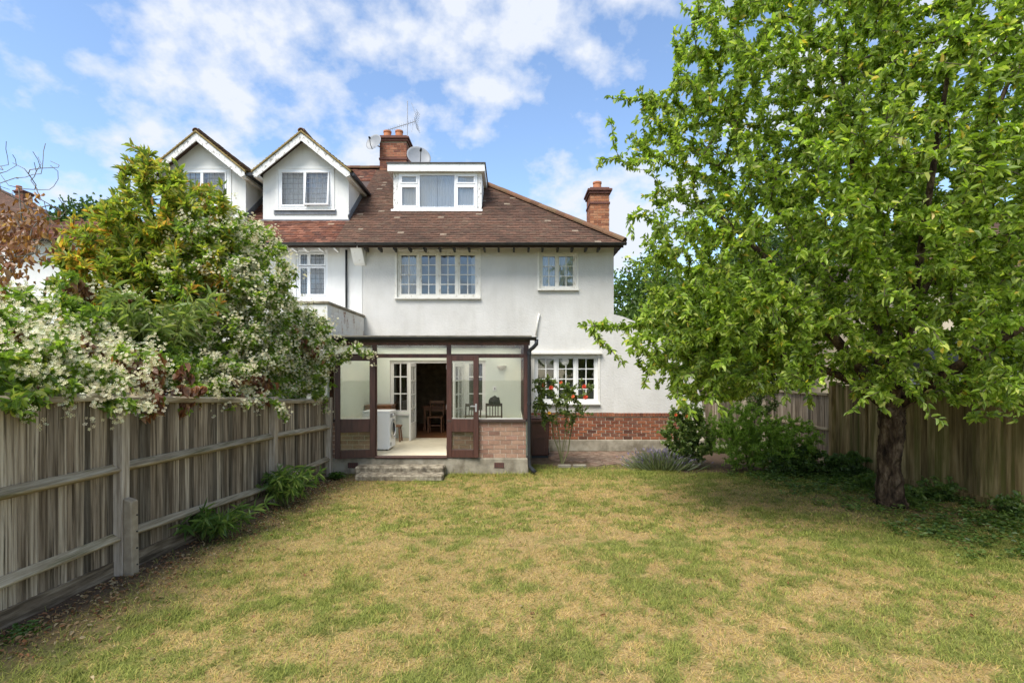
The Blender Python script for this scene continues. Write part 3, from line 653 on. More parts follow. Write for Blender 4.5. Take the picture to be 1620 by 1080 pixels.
# ------------------------------------------------------------------ roof
RXE = 2.82                       # right eaves corner
RTX = -2.12                      # ridge end
DX0, DX1, DY = -3.32, -0.849, 14.5
dk = MB()
dk.add([(XL + 0.001, EY, EZ), (RXE, EY, EZ), (RTX, RY, RZ), (XL + 0.001, RY, RZ)], [(0, 1, 2, 3)])
dk.add([(RXE, EY, EZ), (RXE, 21.3, EZ), (RTX, RY, RZ)], [(0, 1, 2)])
dk.add([(RXE, 21.3, EZ), (XL, 21.3, EZ), (XL, RY, RZ), (RTX, RY, RZ)], [(0, 1, 2, 3)])
dk.add([(XL, EY, EZ - 0.03), (RXE, EY, EZ - 0.03), (RXE, FY + 0.1, EZ - 0.03), (XL, FY + 0.1, EZ - 0.03)], [(0, 1, 2, 3)])
roof = dk.build('roof', 'dark_timber', house)
in_dormer = lambda m: (m[:, 0] > DX0) & (m[:, 0] < DX1) & (m[:, 1] > DY + 0.12) & (m[:, 2] < 7.7)
sets = [tiles((XL, EY - 0.05, EZ - 0.03), (RXE, EY - 0.05, EZ - 0.03), (XL, RY, RZ), (RTX, RY, RZ), BROWN_T, skip=in_dormer, seed=2),
        tiles((RXE + 0.03, EY, EZ - 0.02), (RXE + 0.03, 21.3, EZ - 0.02), (RTX, RY, RZ), (RTX, RY + 0.05, RZ), BROWN_T, seed=3)]
tile_object(roof, sets)
def ridge_line(parent, p0, p1, n, r=0.10):
    p0, p1 = Vector(p0), Vector(p1); d = (p1 - p0) / n; dn_ = d.normalized(); sd = dn_.cross(Vector((0, 0, 1))).normalized(); up = sd.cross(dn_)
    prof = [(math.cos(a) * r, math.sin(a) * r * 0.85) for a in np.linspace(math.pi * -0.08, math.pi * 1.08, 9)] + [(math.cos(a) * r * 0.8, math.sin(a) * r * 0.62) for a in np.linspace(math.pi * 1.08, math.pi * -0.08, 9)]
    m = MB(); m.sweep(prof, (0, 0, 0), d * 1.04, sd, up); me = m.mesh('ridge_tile')
    for i in range(n):
        o = link('ridge_tile', me, 'ridge_tile', parent, p0 + d * i + up * (-0.005 + 0.008 * random.random()))
ridge_line(roof, (RXE, EY - 0.02, EZ + 0.03), (RTX, RY, RZ + 0.03), 22)
ridge_line(roof, (RTX, RY, RZ + 0.03), (XL + 0.5, RY, RZ + 0.03), 4)
# gutter, rafter ends, corbel
def half_gutter(mb, x0, x1, y, z, r=0.062):
    prof = [(math.cos(a) * r, math.sin(a) * r) for a in np.linspace(math.pi, 2 * math.pi, 9)] + [(math.cos(a) * r * 0.86, math.sin(a) * r * 0.86) for a in np.linspace(2 * math.pi, math.pi, 9)]
    mb.sweep(prof, (x0, y, z), (x1, y, z), (0, 1, 0), (0, 0, 1))
g = MB(); half_gutter(g, XL + 0.02, RXE + 0.03, EY - 0.07, EZ - 0.035); g.build('gutter', 'black_iron', house)
MB().box(XL + 0.01, RXE - 0.02, EY + 0.03, EY + 0.05, EZ - 0.13, EZ - 0.035).build('fascia', 'dark_timber', house)
tail = MB().add([(-0.025, 0.06, -0.115), (0.025, 0.06, -0.115), (0.025, 0.38, -0.13), (-0.025, 0.38, -0.13), (-0.025, 0.06, -0.03), (0.025, 0.06, -0.03), (0.025, 0.38, -0.03), (-0.025, 0.38, -0.03)],
                [(0, 3, 2, 1), (4, 5, 6, 7), (0, 1, 5, 4), (1, 2, 6, 5), (2, 3, 7, 6), (3, 0, 4, 7)]).mesh('rafter_end')
tail_black = tail.copy(); tail_white = tail.copy()
for i, p in enumerate([581, 602.5, 626, 649.5, 673, 696.5, 719, 742.5, 766.5, 789, 813, 836, 858, 882, 904.5, 926, 946]):
    link('rafter_end', tail_black, 'black_iron', house, (wx(p) * 0.985, EY - 0.02, EZ - 0.045))
MB().box(XL, XR, EY + 0.06, FY - 0.001, EZ - 0.045, EZ - 0.034).build('soffit', 'cream_paint', house)
cb = MB(); cx0, cx1 = wx(561), wx(579)
cb.add([(cx0, FY - 0.001, 4.80), (cx0, FY - 0.12, 4.86), (cx0, FY - 0.40, 5.2), (cx0, FY - 0.40, 5.25), (cx0, FY - 0.001, 5.25)] + [(cx1, FY - 0.001, 4.80), (cx1, FY - 0.12, 4.86), (cx1, FY - 0.40, 5.2), (cx1, FY - 0.40, 5.25), (cx1, FY - 0.001, 5.25)],
       [(0, 1, 2, 3, 4), (9, 8, 7, 6, 5)] + [(i, 5 + i, 5 + (i + 1) % 5, (i + 1) % 5) for i in range(5)])
cb.build('corbel', 'white_paint', house, bevel=0.01)
# overflow pipe stub running up the wall beside the lean-to roof
MB().tube([(wx(848), FY - 0.04, wz(531)), (wx(850), FY - 0.045, wz(512)), (wx(853), FY - 0.04, wz(496))], 0.022, 8).build('wall_pipe', 'cream_paint', house, smooth=True)
# flat-roofed dormer
dz0, dz1 = az(334, DY), az(258, DY - 0.15)
DW = (ax(631, DY), ax(755, DY), az(331, DY), az(274.5, DY))
dm = MB(); wall_open(dm, DX0, DX1, dz0, dz1 - 0.22, DY, 0.1, [DW])
back = lambda z: EY + (z - EZ) / (RZ - EZ) * (RY - EY)
for xa, xb in ((DX0, DX0 + 0.1), (DX1 - 0.1, DX1)):
    z0, z1 = dz0 - 0.02, dz1 - 0.221
    dm.add([(xa, DY + 0.101, z0), (xa, DY + 0.101, z1), (xa, back(z1) + 0.1, z1), (xb, DY + 0.101, z0), (xb, DY + 0.101, z1), (xb, back(z1) + 0.1, z1)], [(0, 1, 2), (5, 4, 3), (0, 3, 4, 1), (1, 4, 5, 2), (2, 5, 3, 0)])
dorm = dm.build('dormer', 'peeling_paint', house)
fs = MB(); fs.box(DX0 - 0.13, DX1 + 0.09, DY - 0.15, DY - 0.12, dz1 - 0.22, dz1 - 0.02); fs.box(DX1 + 0.06, DX1 + 0.09, DY - 0.119, DY + 2.3, dz1 - 0.22, dz1 - 0.02); fs.box(DX0 - 0.13, DX0 - 0.10, DY - 0.119, DY + 2.3, dz1 - 0.22, dz1 - 0.02)
fs.box(DX0 - 0.099, DX1 + 0.059, DY - 0.119, DY + 2.4, dz1 - 0.215, dz1 - 0.16)
fs.build('dormer_fascia', 'white_paint', dorm)
fl = MB(); fl.box(DX0 - 0.16, DX1 + 0.12, DY - 0.18, DY + 2.6, dz1 - 0.018, dz1 + 0.02); fl.build('dormer_flat_roof', 'felt', dorm, bevel=0.01)
sl = MB(); sl.box(DX0 - 0.05, DX1 + 0.03, DY - 0.09, DY - 0.002, dz0 - 0.035, dz0 + 0.03); sl.build('dormer_sill', 'white_paint', dorm, bevel=0.008)
fw = DW[1] - DW[0]
f = MB(); x0, x1, z0, z1 = DW; y = DY - 0.02; t = 0.055
f.box(x0, x1, y, y + 0.07, z1 - t, z1); f.box(x0, x1, y, y + 0.07, z0, z0 + t); f.box(x0, x0 + t, y, y + 0.07, z0 + t, z1 - t); f.box(x1 - t, x1, y, y + 0.07, z0 + t, z1 - t)
ma, mb_ = ax(662.5, DY), ax(720.5, DY); zt = az(293, DY)
for mx in (ma, mb_): f.box(mx - 0.03, mx + 0.03, y + 0.001, y + 0.07, z0 + t, z1 - t)
pz = []
for a, b in ((x0 + t, ma - 0.03), (mb_ + 0.03, x1 - t)):
    f.box(a, b, y + 0.002, y + 0.07, zt - 0.03, zt + 0.03)
    for c, e in ((z0 + t, zt - 0.03), (zt + 0.03, z1 - t)):
        s = 0.042
        f.box(a, b, y - 0.012, y + 0.05, e - s, e); f.box(a, b, y - 0.012, y + 0.05, c, c + s); f.box(a, a + s, y - 0.012, y + 0.05, c + s, e - s); f.box(b - s, b, y - 0.012, y + 0.05, c + s, e - s)
        pz.append((a + s, b - s, c + s, e - s))
pz.append((ma + 0.03, mb_ - 0.03, z0 + t, z1 - t))
dw = f.build('dormer_window', 'upvc', house, bevel=0.004)
for a, b, c, e in pz: put_pane(dw, a, b, y + 0.02, c, e)
for a, b, nf in ((x0 + 0.06, ma - 0.02, 6), (ma + 0.03, (ma + mb_) / 2 - 0.005, 9), ((ma + mb_) / 2 + 0.005, mb_ - 0.03, 9), (mb_ + 0.02, x1 - 0.06, 6)): curtain(dw, a, b, z0, z1, y + 0.06, nf, 0.006)
MB().box(DX0 + 0.1, DX1 - 0.1, DY + 0.6, DY + 0.65, dz0 - 0.2, dz1 - 0.23).build('dormer_room_wall', 'room_pale', dorm)
# chimneys
cx0, cx1 = ax(601, 17.0), ax(643, 17.0)
chimney(house, cx0, cx1, 17.0, 17.85, 8.2, az(214, 17.0) - 0.04, [(ax(613, 17.3), 17.3, 0.135, 0.26), (ax(631.5, 17.3), 17.3, 0.135, 0.27), (ax(613, 17.6), 17.62, 0.13, 0.25)], RED_BR, 5, band=9.0)
cx0, cx1 = ax(934, 16.0), ax(963.5, 16.0)
chimney(house, cx0, cx1, 16.0, 16.75, 4.9, az(296, 16.0) - 0.04, [((cx0 + cx1) / 2 - 0.02, 16.35, 0.14, 0.27)], ORANGE_BR, 6, band=az(323, 16.0))

# ------------------------------------------------------------------ the other half of the pair
NXL = -10.42
nb = thing('neighbouring_house', (-7, FY, 0), 'white house with twin gabled dormers and red tiled roof, adjoining at the party wall', 'house')
NW = (wx(468), wx(518.5), wz(471), wz(396))
w = MB(); wall_open(w, NXL, XL - 0.001, 0, 5.36, FY - 0.01, 0.28, [NW])
w.box(NXL, NXL + 0.28, FY + 0.281, 21.2, 0, 5.3); w.box(NXL, XL - 0.001, 20.9, 21.2, 0, 5.3); w.box(NXL + 0.29, XL - 0.01, FY + 1.5, FY + 1.6, 3, 5.3)
w.build('wall', 'render_smooth', nb)
dk = MB(); NTX = -5.65
dk.add([(NXL - 0.25, EY, EZ), (XL, EY, EZ), (XL, RY, RZ), (NTX, RY, RZ)], [(0, 1, 2, 3)])
dk.add([(NXL - 0.25, 21.3, EZ), (NXL - 0.25, EY, EZ), (NTX, RY, RZ)], [(0, 1, 2)])
dk.add([(XL, 21.3, EZ), (NXL - 0.25, 21.3, EZ), (NTX, RY, RZ), (XL, RY, RZ)], [(0, 1, 2, 3)])
dk.add([(NXL - 0.25, EY, EZ - 0.03), (XL, EY, EZ - 0.03), (XL, FY + 0.1, EZ - 0.03), (NXL - 0.25, FY + 0.1, EZ - 0.03)], [(0, 1, 2, 3)])
nroof = dk.build('roof', 'dark_timber', nb)
GY_, GC = 13.97, (-5.555, -8.33)
in_g = lambda m: ((np.abs(m[:, 0] - GC[0]) < 1.12) | (np.abs(m[:, 0] - GC[1]) < 1.12)) & (m[:, 1] > GY_ + 0.12) & (m[:, 2] < 8.0)
tile_object(nroof, [tiles((NXL - 0.25, EY - 0.05, EZ - 0.03), (XL - 0.55, EY - 0.05, EZ - 0.03), (NTX - 0.6, RY, RZ), (XL - 0.55, RY, RZ), RED_T, skip=in_g, seed=12),
                    tiles((XL - 0.55, EY - 0.05, EZ - 0.03), (XL, EY - 0.05, EZ - 0.03), (XL - 0.55, RY, RZ), (XL, RY, RZ), BROWN_T, skip=in_g, seed=14)])
ridge_line(nroof, (NTX, RY, RZ + 0.03), (-4.35, RY, RZ + 0.03), 4)
g = MB(); half_gutter(g, NXL - 0.25, XL - 0.01, EY - 0.07, EZ - 0.035); g.build('gutter', 'black_iron', nb)
MB().box(NXL - 0.2, XL - 0.02, EY + 0.03, EY + 0.05, EZ - 0.13, EZ - 0.035).build('fascia', 'dark_timber', nb)
for p in [300, 324, 348, 372, 396, 420, 444, 468, 486.5, 510, 533.5]: link('rafter_end', tail_white, 'white_paint', nb, (wx(p) * 0.985, EY - 0.02, EZ - 0.045))
MB().tube([(wx(549), FY - 0.06, 5.2), (wx(549), FY - 0.06, 3.4)], 0.028, 8).build('drainpipe', 'black_plastic', nb, smooth=True)
# first-floor leaded window
def lead_window(parent, x0, x1, z0, z1, y, lights, nx_, nz_, mat='upvc', open_last=False, name='window'):
    f = MB(); t = 0.06; panes = []; lead = MB()
    f.box(x0, x1, y, y + 0.07, z1 - t, z1); f.box(x0, x1, y, y + 0.07, z0, z0 + t); f.box(x0, x0 + t, y, y + 0.07, z0 + t, z1 - t); f.box(x1 - t, x1, y, y + 0.07, z0 + t, z1 - t)
    for j, (a, b, c, e) in enumerate(lights):
        la, lb = x0 + t + (x1 - x0 - 2 * t) * a, x0 + t + (x1 - x0 - 2 * t) * b; lc_, ld = z0 + t + (z1 - z0 - 2 * t) * c, z0 + t + (z1 - z0 - 2 * t) * e
        s = 0.04; M = None
        if open_last and j == len(lights) - 1:
            M = Matrix.Translation((0, y, ld)) @ Matrix.Rotation(R(-6), 4, 'X') @ Matrix.Translation((0, -y, -ld))
        fm, gm_, lm = MB(), MB(), MB()
        fm.box(la, lb, y - 0.015, y + 0.05, ld - s, ld); fm.box(la, lb, y - 0.015, y + 0.05, lc_, lc_ + s); fm.box(la, la + s, y - 0.015, y + 0.05, lc_ + s, ld - s); fm.box(lb - s, lb, y - 0.015, y + 0.05, lc_ + s, ld - s)
        gm_.box(la + s, lb - s, y + 0.015, y + 0.02, lc_ + s, ld - s)
        for i in range(1, nx_): xx = la + s + (lb - la - 2 * s) * i / nx_; lm.box(xx - 0.006, xx + 0.006, y + 0.008, y + 0.014, lc_ + s, ld - s)
        nzz = max(2, round(nz_ * (e - c)))
        for i in range(1, nzz): zz_ = lc_ + s + (ld - lc_ - 2 * s) * i / nzz; lm.box(la + s, lb - s, y + 0.006, y + 0.012, zz_ - 0.006, zz_ + 0.006)
        for mm in (fm, gm_, lm):
            if M is not None: mm.xf(mat=M)
        f.add(fm.v, fm.f); lead.add(lm.v, lm.f); panes.append(gm_)
    o = f.build(name, mat, parent, bevel=0.004)
    for gmm in panes: gmm.build('pane', 'window_glass', o)
    lead.build('lead_bars', 'lead', o)
    return o
lead_window(nb, *NW, FY + 0.03, [(0, 0.02, 0, 1), (0.02, 0.38, 0, 0.68), (0.38, 1, 0, 0.68), (0.02, 0.38, 0.7, 1), (0.38, 1, 0.7, 1)][1:], 3, 8)
curtain(nb, NW[0] + 0.05, NW[1] - 0.05, NW[2], NW[3], FY + 0.25, 9, 0.02)
for gi, gc in enumerate(GC):
    gz0, gze, gza = az(350, GY_), 7.36, 8.30
    hw, rh = 1.155, 1.285
    GW = (gc - 0.735, gc + 0.70, az(330, GY_), az(268, GY_))
    gwm = MB(); wall_open(gwm, gc - hw, gc + hw, gz0 - 0.02, gze, GY_, 0.1, [(GW[0], GW[1], GW[2], gze + 1)])
    a0, a1 = GW[0], GW[1]; zt = GW[3]; sl_ = (gza - gze) / hw
    for yy, fl in ((GY_, 1), (GY_ + 0.1, -1)):
        for poly in ([(gc - hw, gze), (a0, gze), (a0, gze + sl_ * (a0 - gc + hw))], [(a1, gze), (gc + hw, gze), (a1, gze + sl_ * (gc + hw - a1))], [(a0, zt), (a1, zt), (a1, gze + sl_ * (gc + hw - a1)), (gc, gza), (a0, gze + sl_ * (a0 - gc + hw))]):
            gwm.add([(x, yy, z) for x, z in poly], [tuple(range(len(poly)))[::fl]])
    for sg in (-1, 1):
        xa, xb = gc + sg * hw, gc + sg * (hw - 0.08)
        yb = back(gze) + 0.15
        gwm.add([(xa, GY_ + 0.101, gz0 - 0.02), (xa, GY_ + 0.101, gze), (xa, yb, gze), (xb, GY_ + 0.101, gz0 - 0.02), (xb, GY_ + 0.101, gze), (xb, yb, gze)], [(0, 1, 2), (5, 4, 3), (0, 3, 4, 1), (1, 4, 5, 2), (2, 5, 3, 0)])
    gd = gwm.build('gabled_dormer', 'render_smooth', nb)
    MB().box(gc - 1.0, gc + 1.0, GY_ + 0.7, GY_ + 0.75, gz0, gze).build('dormer_room_wall', 'room_pale', gd)
    # flashing at the foot and up the right cheek
    fl = MB(); fl.box(gc - hw - 0.03, gc + hw + 0.03, GY_ - 0.05, GY_ - 0.002, gz0 - 0.10, gz0 + 0.035)
    slv = Vector((0, RY - EY, RZ - EZ)).normalized(); p0 = Vector((gc + hw + 0.012, GY_ - 0.03, EZ + (GY_ - 0.03 - EY) * (RZ - EZ) / (RY - EY) + 0.06)); fl.bar(p0, p0 + slv * 2.1, 0.02, 0.22, (0, -slv.z, slv.y))
    fl.box(GW[0] - 0.12, GW[1] + 0.12, GY_ - 0.025, GY_ - 0.002, GW[2] - 0.16, GW[2] - 0.03)
    fl.build('lead_flashing', 'lead', gd)
    # roof slabs, tiles and bargeboards
    rz_e, rz_a, yf = 7.40, 8.435, 13.68
    sl2 = (rz_a - rz_e) / rh
    rf = MB()
    for sg in (-1, 1):
        e0, a_ = Vector((gc + sg * rh, yf, rz_e - 0.07)), Vector((gc, yf, rz_a - 0.07))
        for th in ((-0.05, 0.0),):
            ye, ya = back(rz_e) + 0.2, min(back(rz_a) + 0.3, RY)
            vsx = [(e0.x, yf, e0.z), (a_.x, yf, a_.z), (a_.x, ya, a_.z), (e0.x, ye, e0.z)]
            rf.add(vsx + [(x, y_, z - 0.05) for x, y_, z in vsx], [(0, 1, 2, 3), (7, 6, 5, 4), (0, 4, 5, 1), (1, 5, 6, 2), (2, 6, 7, 3), (3, 7, 4, 0)])
    gr = rf.build('dormer_roof', 'dark_timber', nb)
    ts = []
    for sg in (-1, 1):
        e0, e1 = (gc + sg * (rh + 0.03), yf - 0.03, rz_e - 0.075), (gc + sg * (rh + 0.03), back(rz_e) + 0.2, rz_e - 0.075)
        a0_, a1_ = (gc, yf - 0.03, rz_a - 0.055), (gc, min(back(rz_a) + 0.3, RY), rz_a - 0.055)
        ts.append(tiles(e0, e1, a0_, a1_, MOSS_T, seed=30 + gi * 2 + sg, lift=0.03, width=0.165) if sg > 0 else tiles(e1, e0, a1_, a0_, MOSS_T, seed=30 + gi * 2 + sg, lift=0.03, width=0.165))
    tile_object(gr, ts)
    ridge_line(gr, (gc, yf - 0.05, rz_a - 0.03), (gc, min(back(rz_a), RY), rz_a - 0.03), 7, r=0.085)
    for sg in (-1, 1):
        b = MB(); e0, a_ = Vector((gc + sg * (rh - 0.005), 0, rz_e - 0.08)), Vector((gc, 0, rz_a - 0.08)); w_ = 0.18
        vv = [(e0.x, e0.z), (a_.x, a_.z), (a_.x, a_.z - w_ * 1.15), (gc + sg * (rh - 0.10), e0.z - w_ * 0.72), (e0.x, e0.z - w_ * 0.45)]
        yo = yf - 0.02 + (0.002 if sg > 0 else 0)
        b.add([(x, yo, z) for x, z in vv] + [(x, yo + 0.03, z) for x, z in vv], [tuple(range(5)), tuple(range(9, 4, -1))] + [(i, 5 + i, 5 + (i + 1) % 5, (i + 1) % 5) for i in range(5)])
        b.build('bargeboard', 'peeling_paint', gr)
        MB().sweep([(-0.05, 0.0), (0.03, 0.0), (0.03, 0.055), (-0.05, 0.055)], Vector((e0.x + sg * 0.03, yf - 0.005, e0.z - 0.02)), Vector((gc, yf - 0.005, a_.z + 0.008)), (0, 1, 0), (0, 0, 1)).build('verge', 'mossy_verge', gr, bevel=0.008)
        gt = MB(); half = gc + sg * (rh + 0.06); gt.bar((half, yf + 0.02, rz_e - 0.12), (half, back(rz_e) + 0.15, rz_e - 0.12), 0.085, 0.075); gt.build('gutter', 'black_plastic', gr)
        so = MB(); so.box(gc + sg * (hw + 0.001), gc + sg * (rh - 0.01), yf + 0.03, back(rz_e), rz_e - 0.20, rz_e - 0.125); so.build('soffit', 'white_paint', gr)
    lead_window(nb, *GW, GY_ - 0.01, [(0, 0.5, 0, 1), (0.5, 1, 0, 1)], 4, 6, open_last=(gi == 0), name='dormer_window')
    s = MB(); t = 0.07; s.box(GW[0] - t, GW[0] - 0.001, GY_ - 0.02, GY_ + 0.02, GW[2] - 0.03, GW[3] + t); s.box(GW[1] + 0.001, GW[1] + t, GY_ - 0.02, GY_ + 0.02, GW[2] - 0.03, GW[3] + t); s.box(GW[0], GW[1], GY_ - 0.02, GY_ + 0.02, GW[3] + 0.001, GW[3] + t); s.box(GW[0] - t - 0.03, GW[1] + t + 0.03, GY_ - 0.06, GY_ + 0.02, GW[2] - 0.06, GW[2] - 0.031)
    s.build('window_surround', 'white_paint', gd)
    for k in range(2): curtain(nb, GW[0] + 0.06 + k * 0.7, GW[0] + 0.7 + k * 0.7, GW[2], GW[3], GY_ + 0.16, 6, 0.015)
# ground-floor extension with the painted brick flank
ext = thing('rear_extension', (-6.5, 11, 0), 'flat-roofed white ground-floor extension with flaking painted brick side wall behind the climber', 'extension')
EXX, EXY, EXZ = -3.83, 10.75, 3.46
w = MB(); w.box(-9.8, EXX, EXY, EXY + 0.22, 0, EXZ); w.box(-9.8, -9.6, EXY + 0.221, FY - 0.02, 0, EXZ); w.box(-9.59, EXX - 0.221, EXY + 0.221, FY - 0.02, EXZ - 0.3, EXZ - 0.15)
w.build('wall', 'render_smooth', ext)
w = MB(); w.box(EXX - 0.22, EXX - 0.008, EXY + 0.2205, FY - 0.02, 0, EXZ - 0.002); fk = w.build('brick_flank', 'white_paint', ext)
V, Fq, C = brick_skin([((EXX - 0.008, EXY + 0.23, 0), (EXX - 0.008, FY - 0.02, 0), 2.3, EXZ - 0.01, (1, 0, 0))], 8, [(0.7, 0.68, 0.63)], proud=0.006)
link('bricks', np_mesh('bricks', V - np.array(ORI[fk.name]), Fq, C), 'white_brick', fk, kind='stuff')
w = MB(); w.box(EXX - 0.27, EXX + 0.035, EXY - 0.03, FY - 0.02, EXZ, EXZ + 0.06); w.box(-9.85, EXX - 0.271, EXY - 0.03, EXY + 0.27, EXZ, EXZ + 0.06); w.build('coping', 'concrete', ext, bevel=0.012)
# ================================================================== the lean-to conservatory
CY = 10.4
qx = lambda p: ax(p, CY)
qz = lambda p: az(p, CY)
con = thing('conservatory', (-1.6, CY, 0), 'dark brown timber lean-to conservatory with open glazed double doors and clear sheet roof', 'conservatory')
CL, CR = -3.70, 0.33
pl = MB(); pl.box(CL, CR, CY - 0.03, FY - 0.04, 0, 0.325); pl.build('plinth', 'concrete', con, bevel=0.015)
for p0, p1 in ((782, 797.5), (551, 567)):
    ab = MB(); ab.box(qx(p0), qx(p1), CY - 0.036, CY - 0.028, qz(739.5), qz(731))
    o = ab.build('air_brick', 'air_brick', con)
    hl = MB()
    for i in range(5):
        for k in range(3):
            xx = qx(p0) + (i + 0.5) * (qx(p1) - qx(p0)) / 5; zz_ = qz(739.5) + (k + 0.5) * (qz(731) - qz(739.5)) / 3; hl.box(xx - 0.011, xx + 0.011, CY - 0.0385, CY - 0.0365, zz_ - 0.009, zz_ + 0.009)
    hl.build('vent_slots', 'black_plastic', o)
MB().box(CL + 0.02, CR - 0.02, CY + 0.11, FY - 0.05, 0.3255, 0.35).build('floor', 'floor_mat', con)
MB().box(qx(594), qx(708), CY - 0.06, CY + 0.108, 0.326, 0.362).build('threshold', 'brown_wood', con, bevel=0.008)
DWZ = 1.045
for x0, x1, sd in ((qx(708), qx(832), 31), (-3.66, qx(592.5), 32)):
    dw_ = MB().box(x0, x1, CY + 0.006, CY + 0.105, 0.326, DWZ).build('dwarf_wall', 'pale_mortar', con)
    bricks(dw_, x0, x1, CY - 0.004, 0.332, DWZ, 0.222, 0.077, 0.0125, 'buff_brick', sd, depth=0.045)
    MB().box(x0, x1, CY - 0.05, CY + 0.05, DWZ + 0.001, DWZ + 0.055).build('window_sill', 'dark_timber', con, bevel=0.006)
    MB().box(x0 + 0.02, x1 - 0.06, CY + 0.052, CY + 0.30, DWZ + 0.03, DWZ + 0.06).build('inner_sill', 'white_paint', con, bevel=0.004)
# dwarf wall and glazing down the right side, solid pale lining on the left
side = MB().box(CR - 0.12, CR - 0.02, CY + 0.106, FY - 0.05, 0.351, DWZ).build('dwarf_wall', 'green_plaster', con)
MB().box(CR - 0.10, CR - 0.03, CY + 0.106, FY - 0.05, DWZ + 0.001, DWZ + 0.05).build('window_sill', 'dark_timber', con)
MB().box(CL - 0.05, CL + 0.01, CY + 0.12, FY - 0.05, 0.351, 2.66).build('side_lining', 'green_plaster', con)
# back wall lining (painted)
bl = MB(); wall_open(bl, CL + 0.011, CR - 0.021, 0.351, 2.68, FY - 0.008, 0.007, [(FR[0], FD[0], SILLZ, FR[3]), (FD[0], FD[1], 0.35, FR[3]), (FD[1], FR[1], SILLZ, FR[3])])
bl.build('back_wall_lining', 'green_plaster', con)
mw = MB(); wall_open(mw, XL + 0.13, BX0, 0.352, 0.999, FY + 0.001, 0.27, [(FD[0], FD[1], 0.3, 1.0)]); mw.build('lower_wall', 'green_plaster', con)
# timber frame
PZ = 2.66
def post(x0, x1, y0=CY, y1=CY + 0.075, z0=DWZ + 0.056, z1=PZ): return MB().box(x0, x1, y0, y1, z0, z1).build('post', 'brown_wood', con, bevel=0.005)
post(CR - 0.095, CR + 0.005); post(qx(706.5), qx(713.5), z0=0.363); post(qx(589), qx(595.5), z0=0.363); post(-3.665, -3.58)
for yy in (11.4, 12.4, FY - 0.13): post(CR - 0.10, CR - 0.03, yy, yy + 0.07, DWZ + 0.051)
TZ0, TZ1 = qz(565), qz(560.5)
for x0, x1 in ((-3.579, qx(589) - 0.001), (qx(595.5) + 0.001, qx(706.5) - 0.001), (qx(713.5) + 0.001, CR - 0.096)):
    MB().box(x0, x1, CY + 0.004, CY + 0.07, TZ0 - 0.01, TZ1 + 0.012).build('transom', 'brown_wood', con, bevel=0.004)
    put_pane(con, x0, x1, CY + 0.035, TZ1 + 0.013, PZ - 0.075, 'clear_glass')
MB().box(CR - 0.095, CR - 0.035, CY + 0.08, FY - 0.06, TZ0, TZ1 + 0.02).build('transom', 'brown_wood', con)
put_pane(con, qx(713.5), CR - 0.096, CY + 0.035, DWZ + 0.057, TZ0 - 0.011, 'clear_glass')
put_pane(con, -3.579, qx(589) - 0.001, CY + 0.035, DWZ + 0.057, TZ0 - 0.011, 'clear_glass')
MB().box(CR - 0.066, CR - 0.062, CY + 0.08, FY - 0.06, DWZ + 0.052, PZ - 0.08).build('pane', 'clear_glass', con)
MB().box(CL - 0.02, CR + 0.03, CY - 0.004, CY + 0.08, PZ - 0.074, PZ + 0.03).build('front_beam', 'brown_wood', con, bevel=0.005)
MB().box(CL - 0.02, CR + 0.01, FY - 0.065, FY - 0.012, 2.69, 2.83).build('wall_plate', 'dark_timber', con)
MB().box(CR - 0.09, CR + 0.0, CY + 0.081, FY - 0.066, PZ - 0.07, PZ + 0.03).build('side_beam', 'brown_wood', con)
# rafters and roof sheets
rx = [CL + 0.03, qx(598), qx(671), qx(744.5), qx(818), CR + 0.03]
for x in rx[:5]:
    MB().bar((x, CY + 0.09, PZ + 0.005), (x, FY - 0.066, PZ + 0.08), 0.05, 0.085).build('rafter', 'dark_timber', con)
for a, b in zip(rx[:-1], rx[1:]):
    s = MB(); s.add([(a + 0.006, CY - 0.13, PZ + 0.062), (b - 0.006, CY - 0.13, PZ + 0.062), (b - 0.006, FY - 0.012, PZ + 0.142), (a + 0.006, FY - 0.012, PZ + 0.142), (a + 0.006, CY - 0.13, PZ + 0.074), (b - 0.006, CY - 0.13, PZ + 0.074), (b - 0.006, FY - 0.012, PZ + 0.154), (a + 0.006, FY - 0.012, PZ + 0.154)],
                    [(0, 3, 2, 1), (4, 5, 6, 7), (0, 1, 5, 4), (1, 2, 6, 5), (2, 3, 7, 6), (3, 0, 4, 7)])
    s.build('roof_sheet', 'polycarbonate', con)
for x in rx[1:5]: MB().bar((x, CY - 0.15, PZ + 0.082), (x, FY - 0.012, PZ + 0.163), 0.045, 0.02).build('glazing_bar', 'dark_timber', con)
MB().box(CL - 0.03, CR + 0.05, FY - 0.012, FY - 0.001, PZ + 0.10, PZ + 0.24).build('flashing', 'lead', con)
MB().box(CL - 0.03, CR + 0.06, CY - 0.155, CY - 0.13, PZ + 0.085, PZ + 0.112).build('sheet_edge', 'bed_edge', con)
g = MB(); half_gutter(g, CL - 0.1, qx(848), CY - 0.17, PZ + 0.078, r=0.066); g.build('gutter', 'black_plastic', con, smooth=False)
MB().box(CL - 0.05, CR + 0.03, CY - 0.095, CY - 0.07, PZ - 0.03, PZ + 0.055).build('fascia', 'dark_timber', con)
dpx = qx(837)
pp = MB().tube([(qx(848), CY - 0.16, PZ + 0.03), (qx(848), CY - 0.16, PZ - 0.06), (qx(843), CY - 0.13, PZ - 0.13), (dpx + 0.02, CY - 0.09, PZ - 0.17), (dpx, CY - 0.08, PZ - 0.22), (dpx, CY - 0.08, 0.35), (dpx + 0.005, CY - 0.08, 0.18), (dpx + 0.07, CY - 0.10, 0.10), (dpx + 0.12, CY - 0.11, 0.05)], [0.04, 0.04, 0.038, 0.038, 0.036, 0.036, 0.036, 0.042, 0.045], 12)
dp = pp.build('downpipe', 'black_plastic', con, smooth=True)
